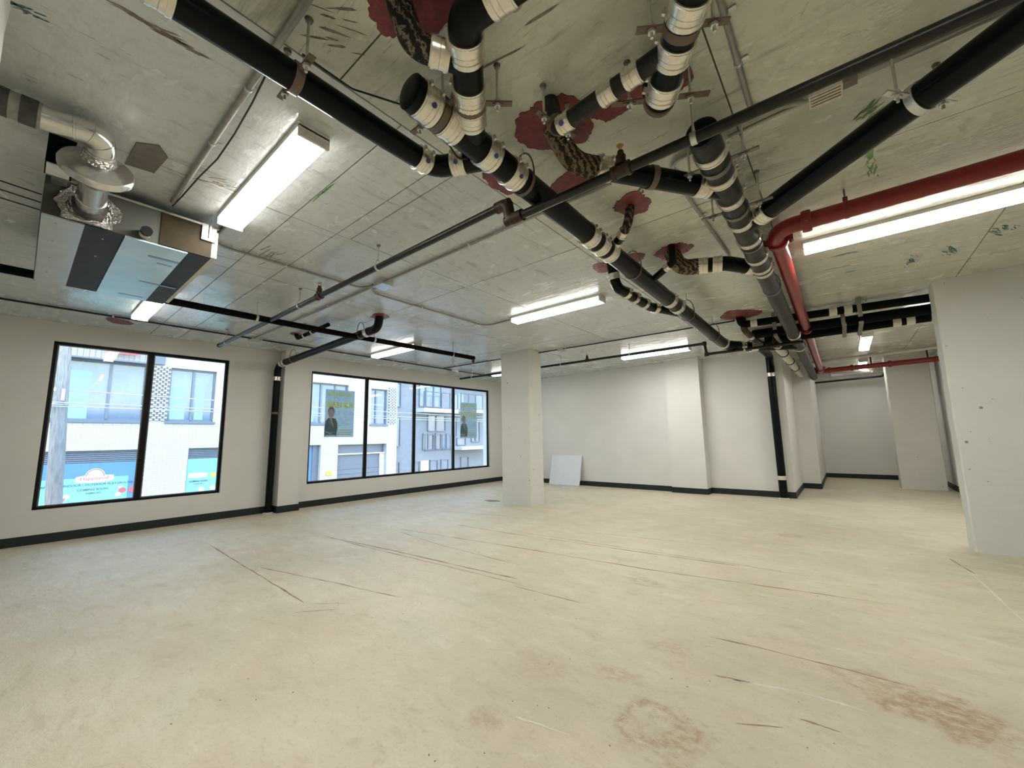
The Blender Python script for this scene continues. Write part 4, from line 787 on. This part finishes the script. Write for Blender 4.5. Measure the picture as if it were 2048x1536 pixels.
fwin(t, 8.0, 10.22, 1.975, 3.93, (8.9, 9.6), blinds=[(8.2, 8.6, 2.05, 2.6)]); fwin(t, 11.47, 12.47, 1.965, 3.87, (11.85,))
for (a, b, c) in ((-4.5, 2.55, 1.93), (3.15, 4.69, 1.93), (7.95, 10.27, 1.94), (11.42, 12.5, 1.93)): fbox(MB(), a, b, c-.05, c+.04, -.1, .06).obj('sill', 'facade_slate', t)
for (a, b) in ((-4.5, 2.62), (3.94, 6.8)):
    for i in range(6): fbox(MB(), a, b, .56+i*.066, .605+i*.066, -.22, -.12).obj('shutter_slat', 'facade_slate', t)
    fbox(MB(), a, b, .54, .955, -.3, -.22).obj('lintel', 'facade_dark', t)
    fbox(MB(), a, b, -3.2, .55, -.32, -.28).obj('shop_front', 'facade_slate', t)
fbox(MB(), 7.9, 8.95, -3.2, .955, -.3, -.25).obj('entrance_door', 'banner_blue', t); fbox(MB(), 8.66, 8.95, -3.2, .955, -.25, -.2).obj('door_frame', 'facade_slate', t)
g = fbox(MB(), 9.78, 12.47, -3.2, .945, -.34, -.3).obj('garage_door', 'facade_slate', t)
for i in range(9): fbox(MB(), 9.85, 12.2, -2.2+i*.24, -1.99+i*.24, -.3, -.26).obj('door_panel', 'banner_white' if i < 6 else 'facade_slate', g)
fbox(MB(), 9.78, 12.47, .44, .5, -.3, -.16).obj('lintel', 'white_render', t); fbox(MB(), 12.2, 12.47, -3.2, .5, -.3, -.2).obj('door_frame', 'white_render', t)
fbox(MB(), 2.55, 3.0, 4.05, 4.4, 0, .12).obj('roof_gutter', 'facade_slate', t)
# woven brick piers: bricks proud of the wall, too small to pick apart
for (a, b) in ((2.70, 3.20), (12.50, 13.05)):
    m = MB()
    for j in range(26):
        z = 1.99 + j*.0775
        for i in range(3):
            u = a + (i+.5*(j % 2))*(b-a)/3
            if u+.02 < b: fbox(m, u, min(b, u+(b-a)/3-.07), z, z+.055, 0, .06)
    m.obj('woven_brick', 'white_render', t)['kind'] = 'stuff'
    fbox(MB(), a, b, 1.98, 4.0, 0, .006).obj('pier_ground', 'facade_slate', t)
m = MB(); 
for i in range(50): fbox(m, -4.4+i*.139, -4.385+i*.139, 4.05, 4.42, .25, .27)
m.obj('baluster', 'facade_slate', t)['kind'] = 'stuff'
fbox(MB(), -4.5, 2.55, 4.40, 4.44, .24, .28).obj('rail', 'facade_slate', t); fbox(MB(), -4.5, 2.55, 4.0, 4.05, -.1, .3).obj('balcony_edge', 'facade_slate', t)
sg = fbox(MB(), 1.42, 2.25, 4.26, 4.62, .30, .32).obj('sign_board', 'banner_red'); tag(sg, 'red sign on the balcony rail at the top of the two-pane window', 'sign')
yp = fbox(MB(), 9.24, 9.54, -.50, -.28, 0, .02).obj('sign_board', 'banner_yellow'); tag(yp, 'small yellow sign on the white pier beside the garage door', 'sign')
def FM(u, z, n=.03):
    c = WL(u, FD+n, z); return Matrix(((UW.x, 0, NW.x, c.x), (UW.y, 0, NW.y, c.y), (0, 1, 0, c.z), (0, 0, 0, 1)))
t = thing('shop_banner', 'blue and turquoise playground banner behind the wooden pole', 'banner', tuple(WL(.5, FD, -1)))
fbox(MB(), -4.4, 2.62, -1.6, .545, -.1, -.06).obj('banner_sheet', 'banner_blue', t); fbox(MB(), -4.4, 2.34, -1.6, .06, -.06, -.052).obj('banner_lower', 'banner_teal', t)
arc = [(1.52+.24*math.cos(a), .10+.26*math.sin(a)) for a in [PI*i/18 for i in range(19)]]
MB().poly([WL(u, FD-.05, z) for u, z in arc], NW, .004).obj('logo_dome', 'banner_white', t); MB().tube([WL(1.52+(u-1.52)*.88, FD-.043, .10+(z-.10)*.9) for u, z in arc], .012, 6).obj('logo_arc', 'banner_red', t)
cl = [(1.06, -.07), (1.20, -.09), (1.5, -.11), (1.8, -.09), (1.98, -.05), (1.97, .12), (1.8, .14), (1.25, .14), (1.08, .10)]
MB().poly([WL(u, FD-.046, z) for u, z in cl], NW, .004).obj('logo_cloud', 'banner_white', t)
text_mesh('logo_text', 'Happiland!', .155, 'banner_red', FM(1.52, .035, -.036), t, .002, 1.05); text_mesh('banner_text', 'HAPPILAND INDOOR / OUTDOOR PLAYGROUND', .098, 'banner_ink', FM(1.38, -.165, -.048), t, .002, 1.0, offset=.002)
text_mesh('banner_text', 'COMING SOON', .10, 'banner_ink', FM(1.50, -.325, -.048), t, .002, 1.0, offset=.002); text_mesh('banner_text', 'SUMMER 2023', .06, 'banner_ink', FM(1.52, -.445, -.048), t, .002, 1.0, offset=.001)
for (u, z, s_, mt) in ((.80, -.56, .10, 'banner_red'), (.92, -.50, .08, 'banner_white'), (2.22, -.42, .10, 'banner_red'), (2.16, -.30, .05, 'banner_white'), (2.5, -.42, .13, 'banner_red'), (2.12, -.55, .08, 'banner_white')):
    MB().poly([WL(u+s_*math.cos(2*PI*i/12), FD-.05, z+s_*.9*math.sin(2*PI*i/12)) for i in range(12)], NW, .006).obj('print_spot', mt, t)
t = thing('shop_banner', 'turquoise coming-soon banner at the right side of the two-pane window', 'banner', tuple(WL(5, FD, -1)))
fbox(MB(), 3.96, 6.6, -1.6, .545, -.1, -.06).obj('banner_sheet', 'banner_teal', t); text_mesh('banner_text', 'COMING SOON', .098, 'banner_ink', FM(4.34, -.31, -.05), t, .002, .82, offset=.002); text_mesh('banner_text', 'SUMMER 2023', .055, 'banner_ink', FM(4.34, -.41, -.05), t, .002, .8)
cl = [(4.0, -.16), (4.3, -.19), (4.62, -.15), (4.62, -.02), (4.3, .02), (4.02, -.01)]; MB().poly([WL(u, FD-.058, z) for u, z in cl], NW, .004).obj('logo_cloud', 'banner_white', t)
for (u, z, s_, mt) in ((4.80, -.10, .10, 'banner_yellow'), (4.45, -.62, .10, 'banner_white'), (4.8, -.6, .09, 'banner_white')): MB().poly([WL(u+s_*math.cos(2*PI*i/12), FD-.058, z+s_*.9*math.sin(2*PI*i/12)) for i in range(12)], NW, .006).obj('print_spot', mt, t)

# grey brick building further along, with balconies
t = thing('grey_building', 'grey brick building with balconies seen through the long window', 'building', tuple(WL(16, FD, -3.2)))
fbox(MB(), 13.09, 17.35, -3.2, 8.0, -6, -.5).obj('facade', 'grey_brick', t); fbox(MB(), 17.35, 24, -3.2, 2.75, -6, -.5).obj('facade', 'grey_brick', t)
for (a, b, c, d, s_) in ((13.12, 13.62, 3.0, 4.4, ()), (13.12, 13.62, .75, 2.42, ()), (13.12, 13.62, -1.2, -.1, ()), (15.55, 16.95, 1.6, 2.62, (16.2,)), (14.9, 16.6, 3.1, 5.0, (15.4, 16.0)), (15.2, 16.0, .50, 1.50, (15.6,)), (16.15, 17.05, .50, 1.50, (16.6,)), (17.9, 18.7, .70, 1.2, ()), (17.6, 17.9, 1.3, 2.5, ()), (18.25, 18.95, -.75, -.05, ()), (14.5, 15.0, -1.4, -.15, ()), (15.75, 16.35, -1.6, -.12, ()), (16.6, 17.2, -1.6, -.12, ()), (19.2, 20.0, .9, 2.3, (19.6,))):
    fwin(t, a, b, c, d, s_, n=-.49, fw=.05)
fbox(MB(), 15.05, 15.65, -3.2, -.12, -.5, -.44).obj('entrance_door', 'cream_door', t)
for (a, b, c, d) in ((14.57, 17.2, 2.72, 2.95), (17.45, 20.4, 2.80, 3.02), (17.5, 20.3, .44, .64)): fbox(MB(), a, b, c, d, -.5, .5).obj('balcony_slab', 'white_render', t)
for (a, b, c) in ((14.57, 17.2, 2.95), (15.15, 17.1, .42), (17.45, 20.4, 3.02)):
    m = MB(); fbox(m, a, b, c+.95, c+.99, .42 if c > 2 else -.2, .46 if c > 2 else -.16); fbox(m, a, b, c+.02, c+.05, .42 if c > 2 else -.2, .46 if c > 2 else -.16)
    for i in range(int((b-a)/.65)+1): fbox(m, a+i*.65, a+i*.65+.035, c, c+.97, .42 if c > 2 else -.2, .46 if c > 2 else -.16)
    m.obj('balcony_rail', 'facade_dark', t)
t = thing('pale_house', 'pale distant house behind the terrace at the far right of the long window', 'house', tuple(WL(24, FD-8, -3.2)))
wbox(MB(), 20, 40, FD-14, FD-8, -3.2, 6.2).obj('facade', 'facade_slate', t)
for i in range(5): wbox(MB(), 21+i*3, 22.4+i*3, FD-8, FD-7.95, 3.6, 5.2).obj('window', 'facade_glass', t)

# utility pole and wires
t = thing('utility_pole', 'weathered wooden utility pole outside the two-pane window', 'pole', tuple(WL(.4, -5, -3.2)))
rnd = random.Random(9); pts = [WL(.617 - .0208*i + rnd.uniform(-.004, .004), -5.0, -3.2+i*.5) for i in range(17)]; MB().tube(pts, [.137-.002*i for i in range(17)], 18).obj('shaft', 'pole_wood', t, True)
for z, mt in ((-.06, 'label_paper'), (2.0, 'wire')): p = WL(.48-.0415*(z-.05), -5, z); MB().lathe(p, (0, 0, 1), [(-.03, .11), (-.03, .134), (.03, .134), (.03, .11)], 18).obj('pole_band', mt, t, True)
MB().cbox(WL(.42, -4.87, 2.18), UW, NW, (0, 0, 1), .05, .03, .24).obj('pole_tag', 'banner_white', t)
for i, (z, n, sag, lab) in enumerate(((2.02, -4.85, .10, 'upper pale wire crossing outside both windows'), (1.94, -4.8, .10, 'lower pale wire crossing outside both windows'), (2.30, -5.1, .25, 'sagging wire leaving the pole above the paired wires'))):
    m = MB(); pts = [WL(-8 + j*1.5, n, z - sag*.4 + sag*.03*abs(((-8+j*1.5)-.4))*.2) for j in range(25)]
    tag(m.tube([WL(-8+j*1.5, n, z - (sag*.9*math.sin(PI*max(0, min(1, (-8+j*1.5-.4)/28))))) for j in range(25)], .012, 6).obj('utility_wire', 'wire'), lab, 'wire', 'wires outside')
